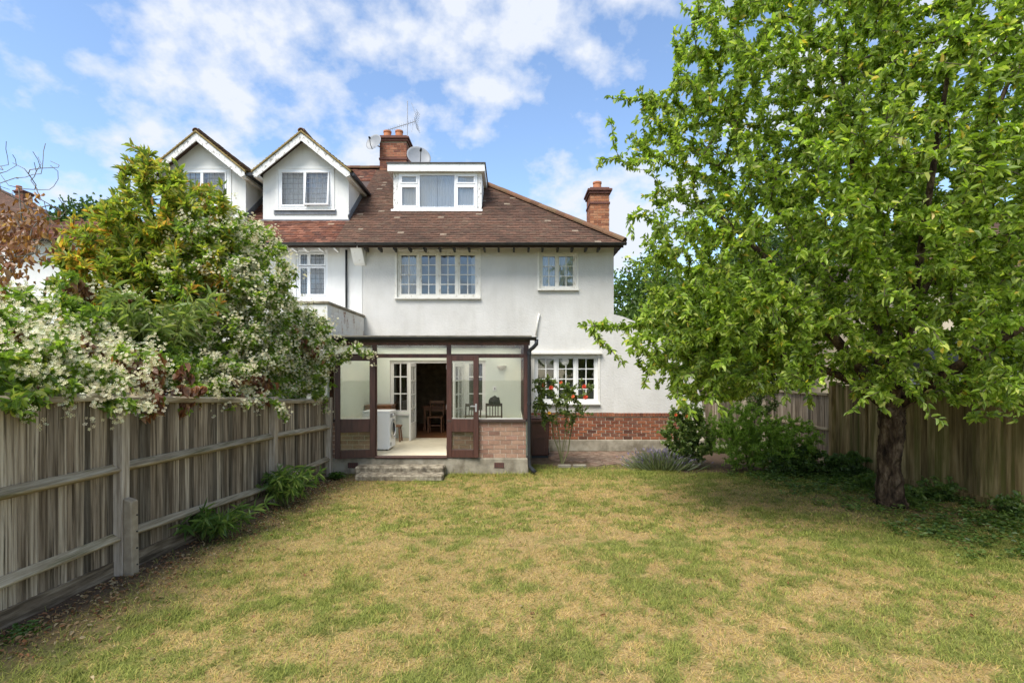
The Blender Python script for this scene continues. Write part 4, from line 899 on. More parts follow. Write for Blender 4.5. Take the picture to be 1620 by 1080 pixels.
for zc in (2.42, 1.42, 0.36): MB().tube([(dpx, CY - 0.08, zc - 0.03), (dpx, CY - 0.08, zc + 0.03)], 0.045, 12).build('pipe_clip', 'black_plastic', dp)
# doors
def glazed_door(hx, W, ang, free_sign):
    M = Matrix.Translation((hx, CY - 0.02, 0)) @ Matrix.Rotation(ang, 4, 'Z')
    z0, z1 = 0.345, 2.375; st = 0.105
    a, b, c, e = qz(662), qz(682.5), qz(710), z1 - 0.105
    f = MB(); f.box(0, st, -0.022, 0.022, z0, z1); f.box(W - st, W, -0.022, 0.022, z0, z1)
    f.box(st, W - st, -0.0215, 0.0215, z1 - 0.105, z1); f.box(st, W - st, -0.0215, 0.0215, b, a); f.box(st, W - st, -0.0215, 0.0215, z0, c)
    d = f.xf(mat=M).build('door', 'brown_wood', con, bevel=0.004)
    MB().box(st, W - st, -0.003, 0.003, a, z1 - 0.105).xf(mat=M).build('pane', 'clear_glass', d)
    MB().box(st, W - st, -0.003, 0.003, c, b).xf(mat=M).build('pane', 'clear_glass', d)
    if free_sign < 0: return
    h = MB(); xh = W - 0.05
    for sg in (-1, 1):
        h.box(xh - 0.018, xh + 0.018, sg * 0.024, sg * 0.03, 1.26, 1.42); h.tube([(xh, sg * 0.03, 1.37), (xh, sg * 0.06, 1.37)], 0.009, 8); h.bar((xh + 0.01, sg * 0.06, 1.37), (xh - 0.11, sg * 0.06, 1.37), 0.014, 0.018)
    h.xf(mat=M).build('handle', 'metal_handle', d)
    hg = MB()
    for zc in (0.55, 1.35, 2.15): hg.tube([(0.0, 0.0, zc - 0.05), (0.0, 0.0, zc + 0.05)], 0.012, 8)
    hg.xf(mat=M).build('hinge', 'metal_handle', d)
glazed_door(qx(594), 0.765, R(180 + 16), -1)
glazed_door(qx(707), 0.645, R(-5), 1)
# steps
st = MB(); st.box(qx(569), qx(706), CY - 0.36, CY - 0.031, 0.0, 0.215); st.build('step', 'step_stone', con, bevel=0.03)
st = MB(); st.box(ax(562, 9.75), ax(700, 9.75), CY - 0.70, CY - 0.361, 0.0, 0.115); st.build('step', 'step_stone', con, bevel=0.02)

# ------------------------------------------------------------------ inside the conservatory
wm = thing('washing_machine', (-2.95, 11.45, 0.35), 'white front-loading washing machine just inside the conservatory doors', 'washing machine')
X0, X1, Y0, Y1 = ax(573, 11.2), ax(616.5, 11.2), 11.2, 11.76
MB().box(X0, X1 - 0.02, Y0, Y1, 0.375, 1.175).build('body', 'appliance_white', wm, bevel=0.012)
MB().box(X0 - 0.005, X1 + 0.005, Y0 - 0.005, Y1 + 0.005, 1.177, 1.205).build('top', 'appliance_white', wm, bevel=0.008)
MB().box(X1 - 0.019, X1, Y0 + 0.004, Y1 - 0.004, 0.40, 1.17).build('front_panel', 'appliance_white', wm, bevel=0.006)
prof = [(0.21, 0), (0.22, 0.02), (0.18, 0.035), (0.17, 0.03), (0.16, 0.0)]
Mx = Matrix.Translation((X1 + 0.001, (Y0 + Y1) / 2, 0.80)) @ Matrix.Rotation(R(90), 4, 'Y')
MB().lathe(prof, (0, 0, 0), 28).xf(mat=Mx).build('door_ring', 'metal_handle', wm, smooth=False)
MB().lathe([(0.155, 0.004), (0.12, 0.03), (0.05, 0.045)], (0, 0, 0), 24).xf(mat=Mx).build('door_glass', 'dark_glass', wm)
MB().box(X1 + 0.001, X1 + 0.004, Y0 + 0.05, Y1 - 0.05, 1.06, 1.14).build('control_panel', 'dish_grey', wm)
MB().lathe([(0.03, 0), (0.028, 0.025)], (0, 0, 0), 16).xf(mat=Matrix.Translation((X1 + 0.005, Y0 + 0.28, 1.10)) @ Matrix.Rotation(R(90), 4, 'Y')).build('dial', 'appliance_white', wm)
fo = MB()
for a in (X0 + 0.06, X1 - 0.08):
    for b in (Y0 + 0.06, Y1 - 0.06): MB().lathe([(0.025, 0), (0.02, 0.03)], (a, b, 0.351), 10).build('foot', 'black_plastic', wm)
MB().box(X1 + 0.001, X1 + 0.003, Y0 + 0.06, Y0 + 0.15, 0.45, 0.52).build('filter_flap', 'dish_grey', wm)
cab = thing('wooden_cabinet', (-3.36, 13.1, 0.35), 'dark brown wooden cabinet against the back wall behind the washing machine', 'cabinet')
cX0, cX1, cY0, cY1, cZ = CL + 0.03, ax(620, 12.9), 12.88, 13.38, az(640.5, 12.9)
MB().box(cX0, cX1, cY0 - 0.02, cY1, cZ - 0.035, cZ).build('top', 'furniture_wood', cab, bevel=0.006)
MB().box(cX0 + 0.02, cX1 - 0.02, cY0, cY1, 0.42, cZ - 0.036).build('carcass', 'furniture_wood', cab)
for k in range(2):
    a = cX0 + 0.03 + k * (cX1 - cX0 - 0.06) / 2; b = a + (cX1 - cX0 - 0.08) / 2
    d = MB().box(a, b, cY0 - 0.018, cY0 - 0.001, 0.45, cZ - 0.06).build('door', 'furniture_wood', cab, bevel=0.004); MB().lathe([(0.012, 0), (0.015, 0.02)], (0, 0, 0), 10).xf(mat=Matrix.Translation((b - 0.04 if k == 0 else a + 0.04, cY0 - 0.018, 0.85)) @ Matrix.Rotation(R(90), 4, 'X')).build('knob', 'metal_handle', d)
for a in (cX0 + 0.05, cX1 - 0.05):
    for b in (cY0 + 0.04, cY1 - 0.04): MB().box(a - 0.02, a + 0.02, b - 0.02, b + 0.02, 0.351, 0.419).build('leg', 'furniture_wood', cab)

def chair(name, label, loc, rz, mat, h=0.92, seat_h=0.45, w=0.42, slats=4, group=None):
    t = thing(name, loc, label, 'chair', group); L = Vector(loc)
    def P(mb, nm): mb.xf(loc=loc, rz=rz); return mb.build(nm, mat, t, bevel=0.004)
    P(MB().box(-w / 2, w / 2, -w / 2, w / 2, seat_h - 0.035, seat_h), 'seat')
    for sx in (-1, 1):
        P(MB().bar((sx * (w / 2 - 0.025), -w / 2 + 0.025, 0), (sx * (w / 2 - 0.025), -w / 2 + 0.025, seat_h - 0.036), 0.036, 0.036, (0, 1, 0)), 'leg')
        P(MB().tube([(sx * (w / 2 - 0.02), w / 2 - 0.01, 0), (sx * (w / 2 - 0.02), w / 2 - 0.02, seat_h), (sx * (w / 2 - 0.015), w / 2 + 0.06, h)], [0.021, 0.023, 0.018], 8), 'back_leg')
    P(MB().bar((-w / 2 + 0.02, w / 2 + 0.055, h - 0.04), (w / 2 - 0.02, w / 2 + 0.055, h - 0.04), 0.022, 0.075), 'top_rail')
    P(MB().bar((-w / 2 + 0.02, w / 2 + 0.0, seat_h + 0.14), (w / 2 - 0.02, w / 2 + 0.0, seat_h + 0.14), 0.02, 0.035), 'lower_rail')
    for k in range(slats):
        x = (k + 1) / (slats + 1) * (w - 0.08) - (w - 0.08) / 2
        P(MB().bar((x, w / 2 + 0.002, seat_h + 0.15), (x, w / 2 + 0.05, h - 0.07), 0.022, 0.012, (0, 1, 0)), 'slat')
    for y in (-w / 2 + 0.03,): P(MB().bar((-w / 2 + 0.03, y, 0.2), (w / 2 - 0.03, y, 0.2), 0.018, 0.025), 'stretcher')
    return t
chair('dining_chair', 'brown slat-back wooden chair in the dark dining room doorway', (ax(689, 14.7), 14.75, 0.35), 0.0, 'furniture_wood', h=0.88, w=0.42)
chair('wooden_chair', 'pale wooden chair half hidden behind the right-hand conservatory door', (-1.12, 11.9, 0.35), R(-90), 'pale_wood', h=0.62, seat_h=0.42, w=0.40)
chair('dark_chair', 'dark wooden chair beneath the black bag inside the conservatory', (-0.44, 12.75, 0.35), 0.05, 'dark_chair_wood', h=0.92, w=0.42)
chair('dark_chair', 'dark wooden chair seen through the glass of the right-hand open door', (-1.02, 12.9, 0.35), -0.15, 'dark_chair_wood', h=0.90, w=0.42)
tb = thing('dining_table', (-2.2, 15.5, 0.35), 'brown wooden dining table deep in the dining room', 'table')
MB().box(-2.62, -1.45, 15.1, 16.1, 1.02, 1.06).build('table_top', 'furniture_wood', tb, bevel=0.006)
for a in (-2.55, -1.52):
    for b in (15.17, 16.03): MB().box(a - 0.03, a + 0.03, b - 0.03, b + 0.03, 0.346, 1.019).build('leg', 'furniture_wood', tb)
MB().box(-2.519, -1.551, 15.155, 15.18, 0.93, 1.019).build('apron', 'furniture_wood', tb)
so = thing('stool', (-2.86, 12.75, 0.35), 'small brown wooden stool beside the open french door', 'stool')
MB().box(-2.98, -2.72, 12.62, 12.88, 0.71, 0.75).build('seat', 'furniture_wood', so, bevel=0.01)
for a in (-1, 1):
    for b in (-1, 1): MB().tube([(-2.85 + a * 0.12, 12.75 + b * 0.12, 0.351), (-2.85 + a * 0.09, 12.75 + b * 0.09, 0.71)], [0.02, 0.018], 8).build('leg', 'furniture_wood', so)
bg = MB(); bp = []
for i in range(9):
    a = i / 8; bp.append((-0.44 + (a - 0.5) * 0.26, 12.98 + 0.02 * math.sin(i * 2.1), 1.27 + 0.07 * math.sin(a * math.pi) + 0.02 * math.sin(i * 3.3)))
bg.tube(bp, [0.03, 0.07, 0.095, 0.11, 0.12, 0.11, 0.10, 0.07, 0.03], 10)
bgt = thing('bag', (-0.44, 12.98, 1.2), 'crumpled black bag slung over a chair back in the conservatory', 'bag'); bg.build('body', 'bag_black', bgt, smooth=True)
MB().tube([(-0.53, 12.92, 1.30), (-0.50, 12.87, 1.42), (-0.42, 12.87, 1.45), (-0.34, 12.88, 1.40), (-0.33, 12.92, 1.30)], 0.012, 6).build('strap', 'bag_black', bgt, smooth=True)
wl_ = thing('wall_light', (wx(793.5), FY - 0.01, wz(583)), 'cream half-bowl wall light on the green back wall', 'lamp')
vb = MB(); n = 12; c0 = Vector((wx(793.5), FY - 0.012, wz(580)))
rows = [(0.125, 0.03), (0.12, 0.0), (0.10, -0.045), (0.065, -0.08), (0.02, -0.10)]
for r_, dz in rows:
    for k in range(n + 1): a = math.pi * k / n; vb.v.append((c0.x + r_ * math.cos(a), c0.y - r_ * 0.8 * math.sin(a), c0.z + dz))
for i in range(len(rows) - 1):
    for k in range(n): b = i * (n + 1); vb.f.append((b + k, b + k + 1, b + n + 2 + k, b + n + 1 + k))
vb.build('bowl', 'cream_paint', wl_, smooth=True)
MB().box(c0.x - 0.05, c0.x + 0.05, FY - 0.012, FY - 0.009, c0.z - 0.05, c0.z + 0.02).build('back_plate', 'cream_paint', wl_)
sw_ = thing('light_switch', (wx(782.5), FY - 0.01, wz(614)), 'small white switch plate below the wall light', 'switch')
MB().box(wx(779.5), wx(785.5), FY - 0.02, FY - 0.009, wz(618), wz(611)).build('plate', 'upvc', sw_, bevel=0.003); MB().box(wx(782), wx(783.5), FY - 0.024, FY - 0.0205, wz(616), wz(613)).build('rocker', 'dish_grey', sw_)

# ================================================================== roof furniture
def dish(label, c, aim, r, foot):
    t = thing('satellite_dish', foot, label, 'satellite dish')
    aim = Vector(aim).normalized(); M = Matrix.Translation(c) @ aim.to_track_quat('Z', 'Y').to_matrix().to_4x4()
    pr = [(0.001, 0.0), (r * 0.3, r * 0.018), (r * 0.6, r * 0.08), (r * 0.85, r * 0.16), (r, r * 0.23), (r * 1.01, r * 0.22), (r * 0.85, r * 0.14), (r * 0.5, r * 0.03), (0.001, -0.02)]
    MB().lathe(pr, (0, 0, 0), 28).xf(mat=M).build('reflector', 'dish_grey', t, smooth=True)
    MB().tube([(0, -r * 0.95, r * 0.15), (0, -r * 0.7, r * 0.6), (0, -r * 0.05, r * 0.95)], 0.012, 6).xf(mat=M).build('arm', 'black_iron', t)
    MB().tube([(0, -r * 0.06, r * 0.85), (0, -r * 0.02, r * 1.1)], [0.035, 0.03], 10).xf(mat=M).build('receiver', 'black_plastic', t)
    MB().tube([M @ Vector((0, 0, -0.02)), M @ Vector((0, 0, -0.12)), Vector(foot)], 0.02, 8).build('bracket', 'aluminium', t)
dish('grey satellite dish clamped to the side of the central chimney stack', at(592.5, 226.5, 16.9), (-0.35, -0.9, 0.28), 0.28, (ax(602, 17.2), 17.25, az(232, 17.2)))
dish('grey satellite dish standing behind the flat dormer roof', at(662, 250, 16.0), (0.35, -0.85, 0.35), 0.37, (ax(655, 16.2), 16.25, az(262, 16.2)))
an = thing('television_aerial', (ax(644, 17.5), 17.5, 9.0), 'metal television aerial on a mast beside the chimney pots', 'aerial')
mt = Vector((ax(644.5, 17.5), 17.5, 0)); ztop = az(160, 17.5)
MB().tube([(mt.x, mt.y, 8.9), (mt.x, mt.y, ztop)], 0.016, 6).build('mast', 'aluminium', an)
b0, b1 = at(613, 206, 17.5), at(657.5, 192, 17.5); dv = (b1 - b0)
MB().tube([b0, b1], 0.012, 6).build('boom', 'aluminium', an)
up = Vector((0, 0.35, 0.94)).normalized()
for k in range(13):
    p = b0 + dv * (0.03 + 0.94 * (k / 12)); l = 0.07 + 0.05 * k / 12
    MB().tube([p - up * l, p + up * l], 0.006, 5).build('element', 'aluminium', an)
rf = MB(); pr = b0 + dv * 1.0
for s_ in (-1, 1):
    e = pr + Vector((0.02, 0, 0.30 * s_)); 
    for q_ in np.linspace(0.12, 1, 5): p = pr + (e - pr) * q_ + Vector((0.05 * q_, 0, 0)); rf.tube([p + Vector((-0.02, -0.2, 0)), p + Vector((0.04, 0.2, 0))], 0.006, 5)
    rf.tube([pr, e + Vector((0.05, 0, 0))], 0.008, 5)
rf.build('reflector', 'aluminium', an)
MB().tube([at(651, 163, 17.5), at(657, 180, 17.5), at(651, 209, 17.5)], 0.007, 5).build('rod', 'aluminium', an)

# ================================================================== left fence
fx_ = lambda y: -3.92 + 0.06 * (y - 5.18)
lf = thing('timber_fence', (fx_(7), 7, 0), 'weathered grey-brown board fence with arris rails, running under the white-flowered climber', 'fence')
board_v = []
for k in range(6):
    r_ = random.Random(k); a, b = -0.05 + r_.uniform(-0.003, 0.003), 0.05 + r_.uniform(-0.004, 0.004); t0, t1 = 0.011, 0.019
    m_ = MB().add([(-t0, a, 0), (0, a, 0), (0, b, 0), (-t1, b, 0), (-t0, a + r_.uniform(-0.003, 0.003), 1), (0, a, 1), (0, b, 1), (-t1, b + r_.uniform(-0.003, 0.003), 1 + r_.uniform(-0.006, 0.006))],
                  [(0, 1, 2, 3), (7, 6, 5, 4), (0, 4, 5, 1), (1, 5, 6, 2), (2, 6, 7, 3), (3, 7, 4, 0)])
    # mesh x = 0 is the seen face
    board_v.append(m_.mesh('board'))
def fence_board(parent, meshes, x, y, z0, z1, mat, rz=0.0, sx=1, wide=1.0, tilt=0.13):
    o = link('board', random.choice(meshes), mat, parent, (x, y, z0)); o.scale = (sx, wide, z1 - z0)
    o.rotation_euler = (random.uniform(-0.005, 0.005), random.uniform(-0.006, 0.006), rz + tilt + random.uniform(-0.05, 0.05)); return o
posts = [2.30, 5.18, 8.10, 10.22]
tops = [(1.86, 1.82), (1.79, 1.62), (1.60, 1.50)]; mids = [(1.10, 1.085), (1.09, 1.045), (1.04, 0.97)]; lows = [(0.385, 0.40), (0.41, 0.27), (0.30, 0.345)]
ang = -math.atan(0.06)
for i in range(3):
    y0, y1 = posts[i], posts[i + 1]; pitch = 0.086; n = int((y1 - y0 - 0.1) / pitch)
    for k in range(n):
        y = y0 + 0.09 + (k + 0.5) * (y1 - y0 - 0.14) / n; u = (y - y0) / (y1 - y0)
        zt = tops[i][0] + (tops[i][1] - tops[i][0]) * u
        fence_board(lf, board_v, fx_(y) - 0.034 + random.uniform(-0.004, 0.004), y, 0.17, zt - 0.02 + random.uniform(-0.012, 0.008), 'weathered_board', ang, wide=random.uniform(0.98, 1.06), tilt=-0.2)
    ya, yb = y0 + 0.055, y1 - 0.055
    for (a, b), nm in ((mids[i], 'rail'), (lows[i], 'rail')):
        MB().sweep([(-0.026, 0.05), (-0.026, -0.055), (0.052, -0.024), (0.062, -0.002)], (fx_(ya), ya, a), (fx_(yb), yb, b), (1, 0, 0), (0, 0, 1)).build('rail', 'weathered_rail', lf, bevel=0.005)
    a, b = tops[i]
    MB().sweep([(-0.07, 0.0), (0.015, -0.055), (0.03, -0.05), (0.03, 0.0), (-0.02, 0.025)], (fx_(ya), ya, a), (fx_(yb), yb, b), (1, 0, 0), (0, 0, 1)).build('capping_rail', 'weathered_rail', lf, bevel=0.003)
    MB().sweep([(-0.045, -0.02), (-0.012, -0.02), (-0.012, 0.17), (-0.045, 0.17)], (fx_(ya), ya, 0), (fx_(yb), yb, 0), (1, 0, 0), (0, 0, 1)).build('gravel_board', 'muddy_board', lf, bevel=0.004)
for i, y in enumerate(posts):
    zt = [1.9, 1.845, 1.66, 1.55][i]
    MB().box(fx_(y) - 0.055, fx_(y) + 0.065, y - 0.05, y + 0.05, -0.1, zt).build('post', 'weathered_post', lf, bevel=0.006)
for y, h in ((5.18, 0.79), (8.10, 0.62)):
    x = fx_(y) + 0.066
    sp = MB(); sp.add([(x, y - 0.05, -0.1), (x + 0.10, y - 0.05, -0.1), (x + 0.10, y + 0.05, -0.1), (x, y + 0.05, -0.1), (x, y - 0.05, h), (x + 0.085, y - 0.05, h - 0.03), (x + 0.085, y + 0.05, h - 0.03), (x, y + 0.05, h)], [(0, 3, 2, 1), (4, 5, 6, 7), (0, 1, 5, 4), (1, 2, 6, 5), (2, 3, 7, 6), (3, 0, 4, 7)])
    o = sp.build('repair_spur', 'spur_concrete', lf, bevel=0.01)
    for k in range(4): MB().tube([(x + 0.092, y + 0.015, 0.12 + k * 0.165), (x + 0.102, y + 0.015, 0.12 + k * 0.165)], 0.008, 8).build('bolt_hole', 'black_iron', o)
# ================================================================== right fence
gx_ = lambda y: 6.85 + (11.0 - y) * 0.115
rfn = thing('mossy_fence', (gx_(8), 8, 0), 'dark mossy vertical board fence behind the apple tree trunk', 'fence')
y = 5.2; k = 0
moss_v = [m_.copy() for m_ in board_v]
for m_ in moss_v: m_.materials.clear()
while y < 10.95:
    wd = random.uniform(0.115, 0.15); fence_board(rfn, moss_v, gx_(y) + 0.02, y, 0.14, 1.78 + random.uniform(-0.01, 0.01), 'mossy_board', math.atan(0.115), sx=-1, wide=wd / 0.092, tilt=0.07); y += wd - 0.004
for yy in (10.2, 9.6): MB().box(gx_(yy) - 0.02, gx_(yy) + 0.012, yy - 0.045, yy + 0.045, 0.12, 1.8).build('cover_strip', 'mossy_board', rfn, bevel=0.004)
MB().sweep([(0.0, -0.02), (0.04, -0.02), (0.04, 0.14), (0.0, 0.14)], (gx_(5.2), 5.2, 0), (gx_(10.95), 10.95, 0), (1, 0, 0), (0, 0, 1)).build('gravel_board', 'mossy_board', rfn)
MB().sweep([(-0.02, 0.0), (0.06, 0.0), (0.06, 0.04), (-0.02, 0.04)], (gx_(5.2), 5.2, 1.79), (gx_(10.95), 10.95, 1.79), (1, 0, 0), (0, 0, 1)).build('capping_rail', 'mossy_board', rfn)
MB().box(gx_(11.05) - 0.06, gx_(11.05) + 0.06, 10.99, 11.11, -0.1, 1.85).build('post', 'mossy_board', rfn, bevel=0.006)
pf = thing('panel_fence', (6.8, 12.4, 0), 'pale grey fence panels with a batten, beyond the shrubs by the side passage', 'fence')
y = 11.2
while y < 13.9:
    fence_board(pf, board_v, 6.82 + random.uniform(-0.004, 0.004), y, 0.1, 1.58, 'weathered_board', 0, sx=-1, wide=1.12); y += 0.112
for z in (0.82, 1.57, 0.12): MB().box(6.765, 6.818, 11.13, 13.95, z - 0.025, z + 0.025).build('batten', 'weathered_rail', pf)
MB().box(6.76, 6.86, 13.96, 14.06, -0.1, 1.75).build('post', 'weathered_post', pf)
x = 4.98
while x < 6.70:
    o = fence_board(pf, board_v, x, 14.0, 0.1, 1.68, 'weathered_board', R(-90), wide=1.12); x += 0.112
for z in (0.5, 1.6): MB().box(4.95, 6.755, 13.95, 13.998, z - 0.03, z + 0.03).build('batten', 'weathered_rail', pf)

# ================================================================== bin, paving, edging
bn = thing('wheelie_bin', (0.66, 12.5, 0), 'brown wheeled garden waste bin between the downpipe and the rose', 'bin')
bx, by = 0.655, 12.55
def frus(mb, x0, x1, y0, y1, z0, X0_, X1_, Y0_, Y1_, z1): return mb.add([(x0, y0, z0), (x1, y0, z0), (x1, y1, z0), (x0, y1, z0), (X0_, Y0_, z1), (X1_, Y0_, z1), (X1_, Y1_, z1), (X0_, Y1_, z1)], [(0, 3, 2, 1), (4, 5, 6, 7), (0, 1, 5, 4), (1, 2, 6, 5), (2, 3, 7, 6), (3, 0, 4, 7)])
frus(MB(), bx - 0.21, bx + 0.21, by - 0.24, by + 0.22, 0.06, bx - 0.235, bx + 0.235, by - 0.28, by + 0.26, 0.93).build('body', 'bin_brown', bn, bevel=0.03)
lid = frus(MB(), bx - 0.26, bx + 0.26, by - 0.32, by + 0.29, 0.935, bx - 0.23, bx + 0.23, by - 0.27, by + 0.26, 0.995).build('lid', 'bin_brown', bn, bevel=0.02)
MB().box(bx - 0.25, bx + 0.25, by - 0.31, by - 0.285, 0.86, 0.93).build('rim', 'bin_brown', bn, bevel=0.01)
pn = MB(); pn.box(bx - 0.13, bx - 0.11, by - 0.272, by - 0.245, 0.16, 0.50); pn.box(bx + 0.11, bx + 0.13, by - 0.272, by - 0.245, 0.16, 0.50); pn.box(bx - 0.109, bx + 0.109, by - 0.272, by - 0.25, 0.48, 0.50); pn.build('front_rib', 'bin_brown', bn)
for s_ in (-1, 1):
    wv = MB().tube([(bx + s_ * 0.19, by + 0.2, 0.10), (bx + s_ * 0.25, by + 0.2, 0.10)], 0.10, 18).build('wheel', 'black_plastic', bn); MB().tube([(bx + s_ * 0.251, by + 0.2, 0.10), (bx + s_ * 0.256, by + 0.2, 0.10)], 0.05, 14).build('hub', 'dish_grey', wv)
MB().tube([(bx - 0.2, by + 0.31, 0.91), (bx + 0.2, by + 0.31, 0.91)], 0.015, 8).build('handle', 'bin_brown', bn)
MB().box(bx - 0.2, bx + 0.2, by - 0.2, by + 0.15, 0.0, 0.058).build('base', 'black_plastic', bn)

pv = MB().box(0.36, 4.4, 10.95, FY - 0.037, -0.05, 0.008).build('paving', 'soil'); tag(pv, kind='structure')
pm = MB().box(-0.1, 0.1, -0.048, 0.048, 0, 0.03).mesh('paver')
r_ = random.Random(9); cnt = 0
c45, s45 = math.cos(R(45)), math.sin(R(45))
done = set()
for i in range(-40, 60):
    for j in range(-40, 60):
        m4 = (i - j) % 4
        if m4 == 0: cxx, cyy, rot = i * 0.1 + 0.1, j * 0.1 + 0.05, 0
        elif m4 == 2 + 1: cxx, cyy, rot = i * 0.1 + 0.05, j * 0.1 + 0.1, 90
        else: continue
        X = 2.2 + cxx * c45 - cyy * s45; Y = 11.3 + cxx * s45 + cyy * c45
        lim = 11.35 + 0.18 * math.sin(X * 3.1) + (0.55 if X < 1.75 else 0)
        if 0.9 < X < 3.45 and lim < Y < FY - 0.16:
            o = link('paver', pm, 'paver', pv, (X, Y, -0.012 + r_.uniform(-0.004, 0.006))); o.rotation_euler = (r_.uniform(-0.02, 0.02), r_.uniform(-0.02, 0.02), R(rot + 45)); cnt += 1
for xx in (0.98, 1.30):
    tag(MB().box(xx, xx + 0.29, 11.05, 11.13, -0.02, 0.075).build('edging_stone', 'bed_edge', bevel=0.015), 'weathered kerb stone edging the rose bed, %s the rose stems' % ('nearest' if xx < 1.2 else 'just past'), 'kerb stone')

# ================================================================== houses and walls beyond
fh = thing('distant_house', (-17, 24, 0), 'far white house with red tiled roof behind the orange-tipped shrub', 'house')
Yh = 20.0
a0, a1 = ax(20, Yh), ax(235, Yh); ez, rz_ = az(382, Yh), az(351, Yh + 2.5)
MB().box(a0, a1, Yh, Yh + 6, 0, ez).build('wall', 'render_smooth', fh)
o = MB().add([(a0 - 0.3, Yh - 0.4, ez), (a1 + 0.3, Yh - 0.4, ez), (a1 + 0.3, Yh + 2.6, rz_), (a0 - 0.3, Yh + 2.6, rz_), (a1 + 0.3, Yh + 6.4, ez), (a0 - 0.3, Yh + 6.4, ez)], [(0, 1, 2, 3), (3, 2, 4, 5), (0, 3, 5), (1, 4, 2), (0, 5, 4, 1)]).build('roof', 'dark_timber', fh)
tile_object(o, [tiles((a0 - 0.3, Yh - 0.42, ez), (a1 + 0.3, Yh - 0.42, ez), (a0 - 0.3, Yh + 2.6, rz_ + 0.02), (a1 + 0.3, Yh + 2.6, rz_ + 0.02), RED_T, gauge=0.14, width=0.22, seed=51)])
g = MB(); half_gutter(g, a0 - 0.3, a1 + 0.3, Yh - 0.48, ez - 0.03); g.build('gutter', 'black_iron', fh)
fh2 = thing('far_gabled_house', (-26, 27, 0), 'far house with brown pitched roof and small chimney at the picture edge behind bare branches', 'house')
Yh = 26.0
b0, b1 = ax(-190, Yh), ax(88, Yh); ez, rz_ = az(372, Yh), az(296, Yh + 4)
MB().box(b0, b1, Yh, Yh + 8, 0, ez).build('wall', 'render_smooth', fh2)
xm = ax(-5, Yh + 4)
o = MB().add([(b0 - .4, Yh - .4, ez), (b1 + .4, Yh - .4, ez), (b1 + .4, Yh + 8.4, ez), (b0 - .4, Yh + 8.4, ez), (xm - 3, Yh + 4, rz_), (xm, Yh + 4, rz_)], [(0, 1, 5, 4), (1, 2, 5), (2, 3, 4, 5), (3, 0, 4), (0, 3, 2, 1)]).build('roof', 'dark_timber', fh2)
tile_object(o, [tiles((b0 - .4, Yh - .42, ez), (b1 + .4, Yh - .42, ez), (xm - 3, Yh + 4, rz_), (xm, Yh + 4, rz_ + 0.02), BROWN_T, gauge=0.16, width=0.25, seed=52)])
window(fh2, 'window', ax(28, Yh), ax(52, Yh), az(410, Yh), az(378, Yh), Yh - 0.03, [(0, 0.5, 1, 2), (0.5, 1, 1, 2)], mat='upvc', frame=0.09)
chimney(fh2, ax(24, Yh + 3), ax(36, Yh + 3), Yh + 3, Yh + 3.6, rz_ - 2.4, az(301, Yh + 3), [(ax(30, Yh + 3.3), Yh + 3.3, 0.14, 0.3)], RED_BR, 9)
ch = thing('cream_house', (15, 15, 0), 'cream rendered house beyond the mossy fence, glimpsed through the apple leaves', 'house')
MB().box(11.5, 21, 14.5, 22, 0, 4.9).build('wall', 'cream_house', ch)
o = MB().add([(11.1, 14.1, 4.9), (21.4, 14.1, 4.9), (21.4, 22.4, 4.9), (11.1, 22.4, 4.9), (14.5, 18.2, 7.8), (18, 18.2, 7.8)], [(0, 1, 5, 4), (1, 2, 5), (2, 3, 4, 5), (3, 0, 4), (0, 3, 2, 1)]).build('roof', 'dark_timber', ch)
tile_object(o, [tiles((11.1, 14.08, 4.9), (21.4, 14.08, 4.9), (14.5, 18.2, 7.82), (18, 18.2, 7.82), BROWN_T, gauge=0.14, width=0.22, seed=53)])
for a, z in ((12.6, 2.9), (15.2, 2.9), (12.6, 0.9), (15.2, 0.9)): window(ch, 'window', a, a + 1.3, z, z + 1.2, 14.46, [(0, 0.5, 1, 1), (0.5, 1, 1, 1)], mat='upvc', frame=0.07)
sh = thing('garden_shed', (9.2, 11, 0), 'pale grey shed standing close behind the mossy fence', 'shed')
MB().box(8.0, 9.9, 9.6, 12.2, 0, 2.15).build('wall', 'render_smooth', sh)
MB().add([(7.85, 9.4, 2.15), (10.05, 9.4, 2.15), (10.05, 12.4, 2.15), (7.85, 12.4, 2.15), (7.85, 10.9, 2.7), (10.05, 10.9, 2.7)], [(0, 1, 5, 4), (3, 4, 5, 2), (0, 4, 3), (1, 2, 5), (0, 3, 2, 1)]).build('roof', 'felt', sh)
# ================================================================== vegetation helpers
def leaf_arrays(P, D, U, L, W, fold=0.25, curl=0.2, wide=0.45):
    """oval pointed leaves folded along the midrib: P base, D direction, U up-ish, L length, W full width. Six points, two folded halves each."""
    D = unit(D); S = unit(np.cross(D, U)); N = np.cross(S, D)
    L = L[:, None]; W = W[:, None]
    fo = np.broadcast_to(np.asarray(fold), (len(P),))[:, None]; cu = np.broadcast_to(np.asarray(curl), (len(P),))[:, None]
    tip = P + D * L - N * L * cu
    lo = D * L * (wide * 0.62) + N * (W * fo + L * cu * 0.12); hi = D * L * (wide * 0.62 + 0.42) + N * (W * fo * 0.8 - L * cu * 0.2)
    V = np.stack([P, P + lo + S * W * 0.5, P + hi + S * W * 0.42, tip, P + hi - S * W * 0.42, P + lo - S * W * 0.5], 1).reshape(-1, 3)
    i = np.arange(len(P))[:, None] * 6
    return V, np.concatenate([i + np.array([[0, 1, 2, 3]]), i + np.array([[0, 3, 4, 5]])])
def leaf_object(name, parent, P, D, U, L, W, C, mat='leaf', kind='stuff', **kw):
    V, T = leaf_arrays(P, D, U, L, W, **kw)
    return link(name, np_mesh(name, V - np.array(ORI[parent.name]), [T], np.repeat(C, 6, axis=0)), mat, parent, kind=kind)
